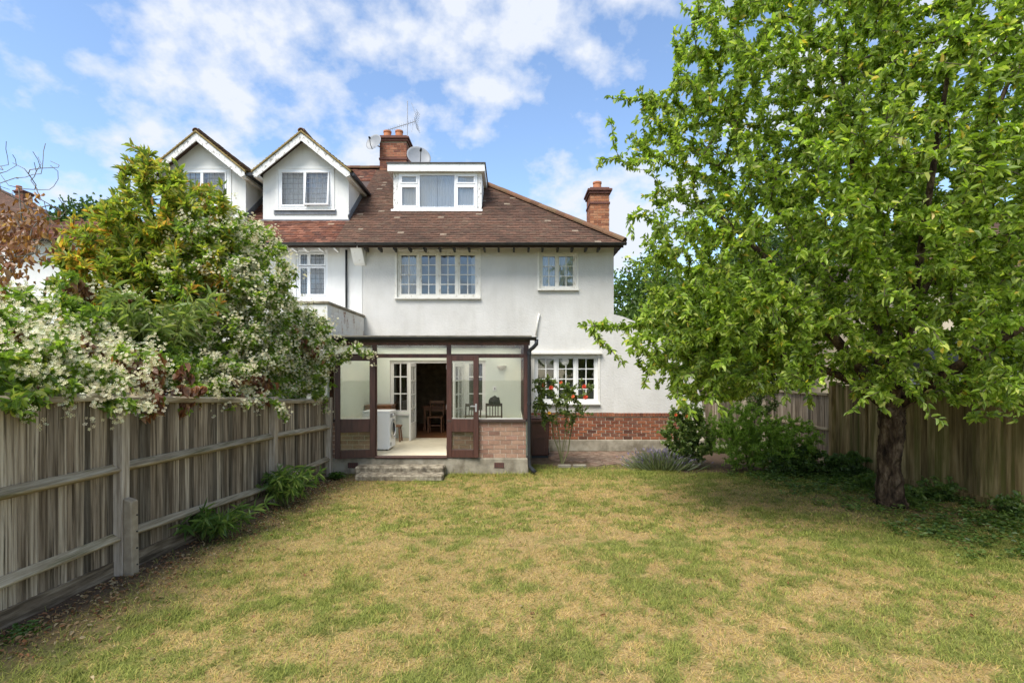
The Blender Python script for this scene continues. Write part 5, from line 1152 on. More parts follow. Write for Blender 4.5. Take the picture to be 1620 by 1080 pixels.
def pick(cols, n, jit=0.25, w=None):
    c = np.array(cols); return c[rng.choice(len(c), n, p=w)] * (1 + (rng.random((n, 1)) - 0.5) * 2 * jit)
def rand_dirs(n): return unit(rng.normal(size=(n, 3)))
def project(P): return np.stack([CX + F * P[:, 0] / P[:, 1], HY - F * (P[:, 2] - CH) / P[:, 1]], 1)
def in_poly(pt, poly):
    x, y = pt[:, 0], pt[:, 1]; ins = np.zeros(len(pt), bool); j = len(poly) - 1
    for i in range(len(poly)):
        xi, yi = poly[i]; xj, yj = poly[j]
        ins ^= ((yi > y) != (yj > y)) & (x < (xj - xi) * (y - yi) / (yj - yi + 1e-9) + xi); j = i
    return ins
class Skeleton:
    """branches grown towards target points, each joining the nearest wood already there"""
    def __init__(s, base): s.a = np.zeros((4096, 3)); s.l = np.zeros(4096); s.n = 0; s.par = []; s.tips = []; s.add(np.array(base, float), -1, 0.0)
    def add(s, q, par, ln):
        if s.n == len(s.a): s.a = np.concatenate([s.a, np.zeros_like(s.a)]); s.l = np.concatenate([s.l, np.zeros_like(s.l)])
        s.a[s.n] = q; s.l[s.n] = ln; s.par.append(par); s.n += 1
    @property
    def p(s): return s.a[:s.n]
    def chain(s, start, pts):
        i = start
        for q_ in pts:
            q_ = np.array(q_, float); s.add(q_, i, s.l[i] + np.linalg.norm(q_ - s.a[i])); i = s.n - 1
        return i
    def grow(s, targets, step=0.25, wig=0.12, bias=0.12, sag=0.1, nearest_min=0):
        for t in targets:
            A = s.a[nearest_min:s.n] - t; i = int(np.argmin(np.sqrt(np.einsum('ij,ij->i', A, A)) + bias * s.l[nearest_min:s.n])) + nearest_min
            a = s.a[i].copy(); L = np.linalg.norm(t - a); n = max(1, int(math.ceil(L / step)))
            pd = a - s.a[s.par[i]] if s.par[i] >= 0 else np.array([0, 0, 1.0]); pd = pd / max(np.linalg.norm(pd), 1e-6)
            m_ = a + pd * L * 0.3 + (t - a) * 0.25 + np.array([0, 0, sag * L]); pts = []
            for k in range(1, n + 1):
                u = k / n; b = (1 - u) ** 2 * a + 2 * u * (1 - u) * m_ + u * u * t
                if k < n: b = b + rng.normal(size=3) * wig * step
                pts.append(b)
            e = s.chain(i, pts); s.tips.append((i, e, n))
    def radii(s, tip=0.004, ex=2.3, rmax=None):
        n = s.n; acc = np.zeros(n); kids = np.zeros(n, int)
        for i in range(n - 1, 0, -1):
            if kids[i] == 0: acc[i] = tip ** ex
            acc[s.par[i]] += acc[i]; kids[s.par[i]] += 1
        r = acc ** (1 / ex)
        return np.minimum(r, rmax) if rmax else r
    def mesh(s, r, rmin=0.0, rmax=9, sides=5, skip=0):
        P = np.array(s.p); par = np.array(s.par); i = np.where((par >= 0) & (r >= rmin) & (r < rmax) & (np.arange(len(P)) >= skip))[0]
        if not len(i): return None
        a, b = P[par[i]], P[i]; ra, rb = np.minimum(r[par[i]], r[i] * 1.5), r[i]
        d = unit(b - a); ref = np.where(np.abs(d[:, 2:3]) > 0.9, np.array([[1.0, 0, 0]]), np.array([[0, 0, 1.0]])); u = unit(np.cross(d, ref)); v = np.cross(d, u)
        an = np.arange(sides) * 2 * np.pi / sides
        ring = lambda c, rr: c[:, None, :] + rr[:, None, None] * (np.cos(an)[None, :, None] * u[:, None, :] + np.sin(an)[None, :, None] * v[:, None, :])
        V = np.concatenate([ring(a, ra), ring(b + d * rb[:, None] * 0.3, rb)], 1).reshape(-1, 3); o = np.arange(len(i))[:, None] * 2 * sides
        q_ = [o + np.array([[k, (k + 1) % sides, sides + (k + 1) % sides, sides + k]]) for k in range(sides)]
        return V, [np.concatenate(q_)]
def wood(name, parent, sk, r, mat, **kw):
    m_ = sk.mesh(r, **kw)
    if m_: return link(name, np_mesh(name, m_[0] - np.array(ORI[parent.name]), m_[1], None, True), mat, parent)
def gnarled(pts, rad, n=20, amp=0.15, seed=1, sub=10):
    """a bark-lumpy limb"""
    pts = [np.array(p, float) for p in pts]; P, Rr = [], []
    for i in range(len(pts) - 1):
        for k in range(sub):
            u = k / sub; P.append(pts[i] * (1 - u) + pts[i + 1] * u); Rr.append(rad[i] * (1 - u) + rad[i + 1] * u)
    P.append(pts[-1]); Rr.append(rad[-1]); P = np.array(P); K = np.ones(5) / 5
    if len(P) > 10:
        Q = np.stack([np.convolve(np.pad(P[:, k], 2, mode='edge'), K, 'valid') for k in range(3)], 1); Q[0], Q[-1] = P[0], P[-1]; P = Q
    d = unit(np.gradient(P, axis=0)); ref = np.array([[0, 1.0, 0.05]]); u = unit(np.cross(d, ref)); v = np.cross(d, u); an = np.arange(n) * 2 * np.pi / n; V = []
    for i in range(len(P)):
        ln = fbm(np.cos(an) * 2.2 + 8 + i * 0.05, np.sin(an) * 2.2 + 8 + i * 0.16, seed, 4) - 0.5; ln = ln + 0.45 * (fbm(np.cos(an) * 7 + 28 + i * 0.02, np.sin(an) * 7 + 28 + i * 0.35 * 10 / max(sub, 1), seed + 3, 3) - 0.5); rr = Rr[i] * (1 + ln * amp * 4)
        V.append(P[i] + rr[:, None] * (np.cos(an)[:, None] * u[i] + np.sin(an)[:, None] * v[i]))
    V = np.concatenate(V); m_ = len(P); i, k = np.meshgrid(np.arange(m_ - 1), np.arange(n), indexing='ij'); i, k = i.ravel(), k.ravel()
    return V, [np.stack([i * n + k, i * n + (k + 1) % n, (i + 1) * n + (k + 1) % n, (i + 1) * n + k], 1)]
def twig_leaves(sk, n_per, L, Wr, spread=0.9, droop=0.25, last=1.0, skip=0, upn=0.8, tips=None, keep=None):
    """leaf positions and directions along the last stretch of every twig"""
    P = np.array(sk.p); PP, DD = [], []
    for (i0, e, n) in (tips if tips is not None else sk.tips):
        ch = [e]; j = e; ln = 0
        while sk.par[j] >= 0 and ln < last:
            ln += np.linalg.norm(P[j] - P[sk.par[j]]); j = sk.par[j]; ch.append(j)
            if j < skip: break
        C = P[ch]; seg = np.linalg.norm(np.diff(C, axis=0), axis=1); cs = np.concatenate([[0], np.cumsum(seg)])
        if cs[-1] < 1e-4: continue
        k = n_per; t = (rng.random(k) ** 1.25) * min(cs[-1], last)
        q_ = np.stack([np.interp(t, cs, C[:, a]) for a in range(3)], 1); ii = np.clip(np.searchsorted(cs, t) - 1, 0, len(seg) - 1); d = unit(C[ii] - C[ii + 1])
        PP.append(q_); DD.append(d)
    PP = np.concatenate(PP); DD = np.concatenate(DD); n = len(PP)
    D = unit(DD * 0.75 + rand_dirs(n) * spread + np.array([0, 0, -droop])); U = unit(np.array([0, 0, upn]) + rand_dirs(n) * 0.75)
    PP = PP + rand_dirs(n) * 0.018
    Ls = L[0] + (L[1] - L[0]) * rng.random(n)
    return PP, D, U, Ls, Ls * (Wr * (0.85 + 0.3 * rng.random(n)))
def ell(n, c, r, shell=0.45):
    d = rand_dirs(n); rr = rng.random(n) ** (shell); return np.array(c) + d * rr[:, None] * np.array(r)

# ================================================================== apple tree
TB = np.array([5.74, 7.85, 0.0])
ap = thing('apple_tree', TB, 'big broad-crowned apple tree with a dark gnarled trunk standing on the lawn', 'tree')
tp = [TB + (0.0, 0, -0.05), TB + (-0.01, 0, 0.12), TB + (-0.03, 0, 0.6), TB + (-0.01, -0.02, 1.1), TB + (0.0, 0, 1.5), TB + (0.02, 0.02, 1.75)]
V, Fq = gnarled(tp, [0.25, 0.18, 0.15, 0.15, 0.17, 0.155], 56, 0.16, 5, 26)
link('trunk', np_mesh('trunk', V - TB, Fq, None, True), 'bark', ap)
sk = Skeleton(TB + (0, 0, 1.5)); A = lambda *q_: np.array(q_, float)
limbs = [([A(5.1, 7.6, 2.1), A(4.3, 7.4, 2.9), A(3.5, 7.25, 3.7), A(2.8, 7.2, 4.3)], 0.105), ([A(5.75, 8.1, 2.4), A(5.6, 8.3, 3.6), A(5.4, 8.2, 5.0), A(5.1, 8.0, 6.6)], 0.125),
         ([A(6.3, 7.6, 1.95), A(7.0, 7.3, 2.6), A(7.8, 7.0, 3.6), A(8.6, 6.8, 4.6)], 0.105), ([A(5.5, 7.3, 2.2), A(5.2, 6.7, 3.0), A(4.9, 6.1, 4.1), A(4.7, 5.6, 5.2)], 0.09),
         ([A(4.9, 7.5, 1.95), A(4.0, 7.3, 2.2), A(3.2, 7.1, 2.5), A(2.4, 7.0, 2.75)], 0.075), ([A(6.1, 8.5, 2.2), A(6.6, 9.3, 3.2), A(6.9, 9.9, 4.5), A(6.9, 10.2, 5.6)], 0.095),
         ([A(6.1, 7.2, 2.1), A(6.5, 6.4, 2.7), A(6.7, 5.6, 3.4)], 0.08), ([A(5.9, 7.9, 2.6), A(6.5, 7.8, 3.9), A(7.0, 7.7, 5.4), A(7.4, 7.5, 6.8)], 0.10)]
for ps, r0 in limbs:
    V, Fq = gnarled([TB + (0, 0, 1.45)] + ps, list(np.linspace(r0 * 0.9, 0.022, len(ps) + 1)), 12, 0.10, int(r0 * 1000), 7)
    link('limb', np_mesh('limb', V - TB, Fq, None, True), 'bark', ap)
    full = []; prev = TB + (0, 0, 1.5)
    for q_ in ps:
        for k in range(1, 4): full.append(prev + (q_ - prev) * k / 3)
        prev = q_
    sk.chain(0, full)
n_limb = len(sk.p)
OUT = [(1092, -400), (1085, 0), (1072, 60), (1062, 90), (1068, 125), (1010, 148), (1000, 195), (975, 235), (990, 262), (1018, 300), (1004, 345), (1012, 400), (1025, 440), (1012, 480), (985, 520), (978, 545), (1000, 570), (1030, 600), (1050, 635), (1095, 655), (1140, 650), (1170, 625), (1235, 622), (1290, 615), (1370, 628), (1400, 640), (1480, 652), (1545, 640), (1625, 650), (1900, 660), (2600, 700), (2600, -400)]
c = ell(24000, (5.7, 7.6, 4.5), (4.6, 3.7, 4.3), 0.42)
pj = project(c); ok = in_poly(pj, OUT) & (c[:, 2] > 1.65) & (c[:, 1] > 4.1)
pj = pj[ok]; c = c[ok]; edge_ = np.clip((1180 - pj[:, 0]) / 160, 0, 1) * np.clip((460 - pj[:, 1]) / 120, 0, 1); hole = fbm(c[:, 0] * 0.95 + c[:, 1] * 0.7 + 20, c[:, 2] * 0.95 + c[:, 1] * 0.45 + 20, 211, 2); kp = (rng.random(len(c)) > edge_ * 0.3) & (rng.random(len(c)) < np.clip((hole - 0.28) / 0.2, 0.3, 1)); c, pj = c[kp], pj[kp]
out = (pj[:, 0] > 1760) | (pj[:, 1] < -150) | (c[:, 1] > 9.6)
c = np.concatenate([c[~out][:5200], c[out][:350]])
lowl = ell(420, (2.7, 7.0, 2.55), (1.15, 1.3, 0.95), 0.6); lowl = lowl[in_poly(project(lowl), OUT)]; c = np.concatenate([c, lowl])
c = c[np.argsort(np.linalg.norm(c - (TB + (0, 0, 2.2)), axis=1))]
sk.grow(c, step=0.24, wig=0.16, bias=0.10, sag=0.05, nearest_min=3)
sprays = [(962, 154, 7.3), (985, 147, 7.3), (1010, 141, 7.35), (953, 252, 7.2), (972, 228, 7.2), (963, 190, 7.2), (948, 262, 7.1), (995, 345, 7.0), (1000, 372, 7.0), (990, 405, 6.9), (918, 514, 6.5), (938, 508, 6.5), (958, 505, 6.6), (950, 540, 6.5), (968, 556, 6.5), (985, 575, 6.5), (1020, 610, 6.4), (1080, 640, 6.2), (1080, 10, 7.2), (1066, 45, 7.2), (1075, 85, 7.2), (1100, -10, 7.2), (1000, 215, 7.1), (1012, 330, 6.9), (1095, 655, 6.2), (1240, 640, 5.8), (1350, 650, 5.6), (1490, 668, 5.6), (1570, 655, 5.4), (1610, 665, 5.3)]
for px, py, Y in sprays:
    q_ = np.array(at(px, py, Y)); sk.grow([q_ + np.array([0.35 + 0.1 * rng.random(), 0.1, -0.05 + 0.12 * rng.random()]), q_], step=0.12, wig=0.15, bias=0.04, sag=0.06, nearest_min=n_limb)
r = sk.radii(0.0036, 2.4, 0.06)
wood('branches', ap, sk, r, 'twig', skip=n_limb)
PP, D, U, L, W = twig_leaves(sk, 34, (0.054, 0.104), 0.39, spread=0.95, droop=0.22, last=0.62, skip=n_limb)
n = len(PP)
C = pick([(0.204, 0.294, 0.041), (0.273, 0.372, 0.053), (0.354, 0.455, 0.076), (0.15, 0.228, 0.035), (0.463, 0.533, 0.127), (0.6, 0.612, 0.202), (0.681, 0.521, 0.101)], n, 0.2, [0.25, 0.27, 0.2, 0.14, 0.09, 0.04, 0.01])
tone = np.repeat(0.72 + 0.6 * rng.random(n // 34 + 1), 34)[:n, None]; C = C * tone
leaf_object('crown', ap, PP, D, U, L, W, C, fold=0.22 + 0.25 * rng.random(n), curl=0.05 + 0.35 * rng.random(n))

# ================================================================== shrubs over the left fence
def shrub(name, label, cat, base, poly, blobs, n_t, stems, leaf, cols, cw, n_leaf, last=0.5, spread=0.9, droop=0.1, wood_mat='twig', tip=0.004, zmin=0.05, ymin=0, fold=0.2, curl=0.2, upn=0.8, step=0.2, extra=(), tipcols=None):
    t = thing(name, base, label, cat); b = np.array(base, float)
    s = Skeleton(b); 
    for st_ in stems:
        prev = b; full = []
        for q_ in st_:
            q_ = np.array(q_, float)
            for k in range(1, 5): full.append(prev + (q_ - prev) * k / 4)
            prev = q_
        s.chain(0, full)
    n0 = len(s.p)
    c = np.concatenate([ell(int(n_t * 3 * w_), cc, rr, 0.5) for cc, rr, w_ in blobs]); ok = (c[:, 2] > zmin) & (c[:, 1] > ymin)
    if poly is not None: ok &= in_poly(project(c), poly)
    c = c[ok]; rng.shuffle(c); c = c[:n_t]
    if len(extra): c = np.concatenate([c, np.array(extra, float)])
    c = c[np.argsort(np.linalg.norm(c - b, axis=1))]
    s.grow(c, step=step, wig=0.15, bias=0.1, sag=0.05)
    wood('stems', t, s, s.radii(tip, 2.3, 0.06), wood_mat)
    PP, D, U, L, W = twig_leaves(s, n_leaf, leaf[:2], leaf[2], spread, droop, last, upn=upn)
    C = pick(cols, len(PP), 0.22, cw)
    if tipcols is not None: C = tipcols(PP, C)
    leaf_object('crown', t, PP, D, U, L, W, C, fold=fold, curl=curl)
    return t, s
POLY_PH = [(70, 440), (78, 400), (105, 372), (128, 345), (158, 318), (186, 300), (192, 262), (205, 228), (232, 240), (262, 262), (285, 268), (292, 300), (322, 292), (350, 300), (365, 330), (380, 480), (300, 540), (90, 520)]
def ph_tips(P, C):
    pj = project(P); hot = fbm(P[:, 0] * 1.6 + 40, P[:, 2] * 1.6 + P[:, 1], 77, 3)
    m_ = rng.random(len(P)) < np.clip((hot - 0.47) * 2.2, 0.02, 0.34) * np.where(P[:, 2] > 4.6, 0.5, 1.2)
    C = C.copy(); C[m_] = pick([(0.60, 0.30, 0.07), (0.56, 0.38, 0.07), (0.64, 0.38, 0.12), (0.52, 0.40, 0.07)], int(m_.sum()), 0.2); return C
ex = [at(px, py, 7.7) for px, py in ((205, 230), (200, 250), (222, 240), (240, 245), (258, 262), (190, 268), (280, 262), (300, 288), (350, 290), (118, 340), (95, 365), (215, 262), (232, 270))]
shrub('photinia_shrub', 'tall glossy shrub with orange-red young leaves, rising above the fence', 'shrub', (-5.6, 8.2, 0), POLY_PH,
      [((-5.6, 8.1, 3.6), (1.9, 1.0, 1.9), 1.0)], 1000, [[(-5.6, 8.1, 1.5), (-5.4, 8.0, 3.4), (-5.5, 7.8, 4.6)], [(-5.9, 8.0, 1.6), (-6.3, 8.0, 3.0)], [(-5.2, 8.0, 1.6), (-4.8, 7.9, 3.2)]],
      (0.09, 0.15, 0.30), [(0.231, 0.309, 0.052), (0.312, 0.379, 0.066), (0.393, 0.427, 0.085), (0.174, 0.249, 0.052), (0.485, 0.44, 0.098)], None, 34, last=0.42, spread=0.85, droop=-0.1, fold=0.3, curl=0.15, extra=ex, tipcols=ph_tips)
# the climber: a mound towards the house and a long drape along the fence top
jas = thing('flowering_climber', (-4.3, 7.5, 0), 'evergreen climber covered in small white star flowers, draped along the fence top', 'climber')
POLY_J = [(255, 330), (300, 300), (330, 296), (365, 312), (392, 345), (425, 362), (455, 392), (478, 430), (500, 455), (520, 490), (535, 540), (543, 590), (540, 640), (440, 660), (255, 640)]
sj = Skeleton(np.array([-4.35, 7.5, 0.0]))
for ps in ([(-4.35, 7.5, 1.6), (-4.3, 8.0, 2.6), (-4.5, 8.3, 3.8)], [(-4.2, 8.0, 1.7), (-4.1, 9.0, 2.2), (-4.0, 9.7, 2.4)], [(-4.2, 7.0, 1.7), (-4.2, 6.0, 1.9), (-4.3, 5.0, 2.0), (-4.4, 4.0, 2.0), (-4.6, 3.2, 2.0)]):
    prev = np.array(sj.p[0]); full = []
    for q_ in ps:
        q_ = np.array(q_, float); full += [prev + (q_ - prev) * k / 4 for k in range(1, 5)]; prev = q_
    sj.chain(0, full)
c1 = ell(6000, (-4.75, 8.5, 2.9), (1.35, 1.4, 2.1), 0.45); c1 = c1[in_poly(project(c1), POLY_J) & (c1[:, 2] > 1.45) & (c1[:, 0] < -3.65)]
c2 = np.stack([-4.35 + rng.normal(size=3000) * 0.34, 2.9 + rng.random(3000) * 6.6, 0 * np.arange(3000)], 1)
c2[:, 2] = 1.58 + rng.random(3000) ** 1.5 * (0.75 + 0.45 * np.clip((-c2[:, 0] - 4.1), 0, 1)) - 0.03 * (c2[:, 1] - 4)
c2 = c2[(c2[:, 0] < -3.72) & (project(c2)[:, 1] < 655) & (project(c2)[:, 1] > 455 + 0.12 * (project(c2)[:, 0]))]
c4 = ell(900, (-3.95, 9.75, 2.35), (0.62, 0.65, 1.0), 0.5); c4 = c4[(c4[:, 2] > 1.42) & (project(c4)[:, 0] < 548)]
c3 = ell(900, (-5.3, 5.9, 2.4), (0.9, 1.9, 0.85), 0.6)
drape = [at(px, py, Y) for px, py, Y in ((440, 640, 7.9), (448, 655, 7.95), (452, 662, 8.0), (70, 640, 4.6), (140, 632, 4.9), (160, 640, 5.0), (95, 650, 4.7), (130, 645, 4.85), (540, 560, 10.2), (560, 548, 10.15), (550, 556, 10.15), (570, 545, 10.15), (535, 545, 10.15), (545, 540, 10.15), (553, 566, 10.15), (575, 560, 10.15), (580, 556, 10.2), (588, 560, 10.2), (525, 540, 10.2), (515, 650, 9.9), (535, 610, 10.2), (530, 585, 10.2), (300, 645, 6.4), (390, 640, 7.3))]
c = np.concatenate([c1[:1250], c2[:1200], c3[:420], c4[:420], np.array(drape)]); c = c[np.argsort(np.linalg.norm(c - np.array([-4.3, 7.5, 1.6]), axis=1))]
sj.grow(c, step=0.16, wig=0.2, bias=0.05, sag=0.05)
wood('stems', jas, sj, sj.radii(0.003, 2.4, 0.03), 'twig')
PP, D, U, L, W = twig_leaves(sj, 28, (0.058, 0.10), 0.46, 0.95, 0.15, 0.36)
dead = fbm(PP[:, 1] * 0.9 + 3, PP[:, 2] * 1.6, 91, 3) + 0.35 * np.clip(1 - np.abs(PP[:, 1] - 5.9) / 1.5, 0, 1) * (PP[:, 2] < 2.5) + 0.15 * (rng.random(len(PP)) - 0.5)
isd = (dead > 0.76)
C = pick([(0.182, 0.28, 0.046), (0.247, 0.358, 0.058), (0.325, 0.416, 0.085), (0.13, 0.208, 0.044), (0.442, 0.468, 0.117)], len(PP), 0.2, [0.3, 0.3, 0.16, 0.16, 0.08])
leaf_object('foliage', jas, PP[~isd], D[~isd], U[~isd], L[~isd], W[~isd], C[~isd], fold=0.2, curl=0.2)
k = int(isd.sum()); Dd = unit(D[isd] * 0.5 + np.array([0, 0, -0.8])); 
leaf_object('dead_leaves', jas, PP[isd], Dd, U[isd], L[isd] * 1.3, W[isd] * 1.3, pick([(0.30, 0.135, 0.075), (0.40, 0.20, 0.12), (0.22, 0.095, 0.055), (0.46, 0.27, 0.18)], k, 0.2), fold=0.5, curl=0.4)
def flowers(name, parent, centres, per, spread, size, cols, seed=1):
    """five-petalled star flowers in loose heads"""
    n = len(centres) * per; c = np.repeat(centres, per, axis=0) + rng.normal(size=(n, 3)) * spread
    N = unit(rand_dirs(n) * 0.7 + np.array([0.45, -0.7, 0.45])); ref = rand_dirs(n); A_ = unit(np.cross(N, ref)); B_ = np.cross(N, A_); sz = size * (0.75 + 0.5 * rng.random(n))
    V = [c + N * (sz * -0.1)[:, None]]
    for k in range(5):
        a = 2 * math.pi * k / 5
        for da, rr in ((-0.36, 0.92), (0.36, 0.92)): V.append(c + (A_ * math.cos(a + da) + B_ * math.sin(a + da)) * (sz * rr)[:, None] + N * (sz * 0.12)[:, None])
    V = np.stack(V, 1).reshape(-1, 3); o = np.arange(n)[:, None] * 11
    q_ = np.concatenate([o + np.array([[0, 1 + 2 * k, 2 + 2 * k]]) for k in range(5)])
    return link(name, np_mesh(name, V - np.array(ORI[parent.name]), [q_], np.repeat(pick(cols, n, 0.06), 11, axis=0)), 'petal', parent, kind='stuff')
tipsP = np.array([sj.p[e] for _, e, _ in sj.tips]); fl_ok = (fbm(tipsP[:, 1] * 2.2 + tipsP[:, 0], tipsP[:, 2] * 2.2, 171, 3) > np.where(tipsP[:, 1] > 7.2, 0.33, 0.47)) & (tipsP[:, 0] > -5.4) & (rng.random(len(tipsP)) < np.clip(1.25 - 0.12 * np.clip(tipsP[:, 2] - 2.2, 0, 3), 0.3, 1))
cent = tipsP[fl_ok]; 
cent = np.concatenate([cent, cent + rng.normal(size=cent.shape) * 0.08, cent + rng.normal(size=cent.shape) * 0.08])
flowers('flowers', jas, cent, 9, 0.034, 0.0195, [(0.70, 0.66, 0.42), (0.76, 0.74, 0.54), (0.64, 0.57, 0.35), (0.72, 0.62, 0.44)])

def grassy(name, label, cat, base, n, h, spread, leaf, cols, culm=True, lean=(0, 0), mat='leaf', group=None, arch=0.6):
    """a bamboo clump: thin culms with long narrow leaves in fans"""
    t = thing(name, base, label, cat, group); b = np.array(base, float); cm = MB(); PP, DD = [], []
    for i in range(n):
        d = rng.normal(size=2) * spread; p0 = b + np.array([d[0] * 0.25, d[1] * 0.25, 0]); hh = h * (0.6 + 0.45 * rng.random())
        p1 = p0 + np.array([d[0] * 0.5 + lean[0] * 0.5, d[1] * 0.5 + lean[1] * 0.5, hh * 0.65]); p2 = p0 + np.array([d[0] + lean[0], d[1] + lean[1], hh * (0.9 - 0.2 * rng.random())])
        cm.tube([p0, p1, p2], [0.005, 0.004, 0.002], 4)
        for k in range(7):
            u = 0.35 + 0.65 * rng.random(); q_ = (1 - u) ** 2 * p0 + 2 * u * (1 - u) * p1 + u * u * p2
            for j in range(3): PP.append(q_); DD.append(unit((np.array([[d[0], d[1], 0.1]]) * 1.2 + rng.normal(size=(1, 3)) * 0.6))[0])
    PP, DD = np.array(PP), np.array(DD); m_ = len(PP)
    cm.build('culms', 'green_stem', t)
    Ls = leaf[0] + (leaf[1] - leaf[0]) * rng.random(m_)
    leaf_object('leaves', t, PP, DD + np.array([0, 0, -0.15]), np.tile([0, 0, 1.0], (m_, 1)) + rng.normal(size=(m_, 3)) * 0.3, Ls, Ls * 0.11, pick(cols, m_, 0.2), fold=0.25, curl=0.15 + arch * 0.35 * rng.random(m_), wide=0.35)
    return t
BAM = [(0.12, 0.205, 0.045), (0.165, 0.255, 0.06), (0.09, 0.16, 0.038), (0.23, 0.30, 0.085)]
grassy('bamboo_clump', 'pale green bamboo spray pushing out of the climber above the fence', 'bamboo', at(262, 600, 7.2) + Vector((-0.2, 0.1, 0)), 60, 1.35, 0.30, (0.13, 0.23), [(0.24, 0.31, 0.10), (0.31, 0.38, 0.14), (0.18, 0.25, 0.07), (0.40, 0.43, 0.19)], lean=(0.25, -0.55))
grassy('bamboo_tuft', 'bushy bamboo tuft at the foot of the second fence post', 'bamboo', (-3.50, 7.95, 0.0), 34, 0.66, 0.17, (0.12, 0.20), BAM, lean=(0.08, -0.05))
grassy('bamboo_tuft', 'straggling bamboo tuft against the gravel board in the middle of the fence', 'bamboo', (-3.70, 6.30, 0.0), 20, 0.46, 0.16, (0.12, 0.20), BAM, lean=(0.12, -0.05))

# half-dead tree at the picture's edge
dt = thing('dead_tree', (-6.3, 6.3, 0), 'half-dead tree with bare twisted branches and hanging brown leaves beside the tall shrub', 'tree')
sd_ = Skeleton(np.array([-6.5, 6.2, 0.0])); b1 = sd_.chain(0, [(-6.45, 6.2, 0.8), (-6.4, 6.2, 1.6), (-6.35, 6.2, 2.3)])
for ps in ([(5, 470, 6.2), (20, 420, 6.2), (36, 370, 6.2), (30, 300, 6.2)], [(-20, 450, 6.1), (-30, 380, 6.1), (-40, 300, 6.1)], [(20, 430, 6.2), (60, 385, 6.3), (85, 355, 6.3)]):
    sd_.chain(b1, [np.array(at(*q_)) for q_ in ps])
tg = [np.array(at(px, py, 6.2 + 0.3 * rng.normal())) for px, py in ((10, 224), (26, 262), (52, 240), (60, 248), (80, 262), (78, 300), (40, 330), (55, 300), (15, 300), (-10, 260), (70, 320), (45, 275), (0, 350), (25, 345), (60, 350), (95, 345), (105, 340), (88, 330), (-20, 320), (-40, 250), (10, 380), (50, 400), (-30, 360), (20, 245), (65, 275), (80, 255))]
tg += [np.array(at(px, py, 6.2 + 0.35 * rng.normal())) for px, py in zip(rng.uniform(-60, 95, 90), 225 + 190 * rng.random(90) ** 0.8)]
tg = sorted(tg, key=lambda q_: q_[2])
sd_.grow(tg, step=0.14, wig=0.12, bias=0.05, sag=0.02)
rr = sd_.radii(0.0034, 2.35, 0.05)
wood('branches', dt, sd_, rr, 'pale_twig', rmax=0.045); wood('trunk', dt, sd_, rr, 'pale_twig', rmin=0.045)
lp = np.concatenate([np.array([at(px, py, 6.15 + 0.25 * rng.normal()) for px, py in zip(rng.normal(loc=cx_, scale=sx_, size=k_), rng.normal(loc=cy_, scale=sy_, size=k_))]) for cx_, cy_, sx_, sy_, k_ in ((22, 375, 26, 30, 420), (10, 455, 12, 35, 170), (52, 318, 12, 10, 26), (62, 355, 22, 14, 70), (30, 395, 30, 20, 60))])
k = len(lp); Ls = 0.045 + 0.045 * rng.random(k)
leaf_object('brown_leaves', dt, lp, unit(rand_dirs(k) * 0.6 + np.array([0, 0, -0.9])), rand_dirs(k), Ls, Ls * 0.45, pick([(0.30, 0.13, 0.065), (0.38, 0.19, 0.10), (0.23, 0.10, 0.055), (0.44, 0.26, 0.16)], k, 0.2), fold=0.45, curl=0.4)

# ================================================================== planting by the house
rs = thing('rose_bush', (ax(889, 11.3), 11.3, 0), 'leggy rose bush with coral-red blooms in front of the kitchen window', 'rose bush')
sr = Skeleton(np.array([ax(889, 11.3), 11.3, 0.0]))
for a, b_ in ((862, 640), (880, 640), (898, 640), (915, 640), (905, 660), (872, 655)):
    p1 = np.array(at((a + 889) / 2, 690, 11.3 + 0.1 * rng.normal())); p2 = np.array(at(a, b_, 11.3 + 0.15 * rng.normal())); s0 = sr.p[0]
    sr.chain(0, [s0 + (p1 - s0) * 0.5 + rng.normal(size=3) * 0.02, p1, (p1 + p2) / 2 + rng.normal(size=3) * 0.03, p2])
tg = [np.array(at(px, py, 11.3 + 0.22 * rng.normal())) for px, py in zip(rng.normal(868, 22, 90), rng.normal(636, 20, 90))] + [np.array(at(px, py, 11.3 + 0.2 * rng.normal())) for px, py in zip(rng.normal(905, 20, 50), rng.normal(628, 17, 50))]
tg = [t_ for t_ in tg if 842 < project(t_[None])[0, 0] < 945 and 597 < project(t_[None])[0, 1] < 690]
bloom_at = [(860.5, 609), (872, 613), (887.5, 605), (924, 611), (926, 628), (906.5, 627), (869, 653)]
tg += [np.array(at(px, py + 2, 11.15)) for px, py in bloom_at]
sr.grow(tg, step=0.1, wig=0.15, bias=0.05, sag=0.1); wood('stems', rs, sr, sr.radii(0.0035, 2.3, 0.014), 'green_stem')
PP, D, U, L, W = twig_leaves(sr, 22, (0.04, 0.07), 0.62, 0.9, 0.15, 0.28)
leaf_object('foliage', rs, PP, D, U, L, W, pick([(0.12, 0.17, 0.04), (0.16, 0.215, 0.05), (0.21, 0.245, 0.065), (0.085, 0.135, 0.035)], len(PP), 0.2), fold=0.15, curl=0.15)
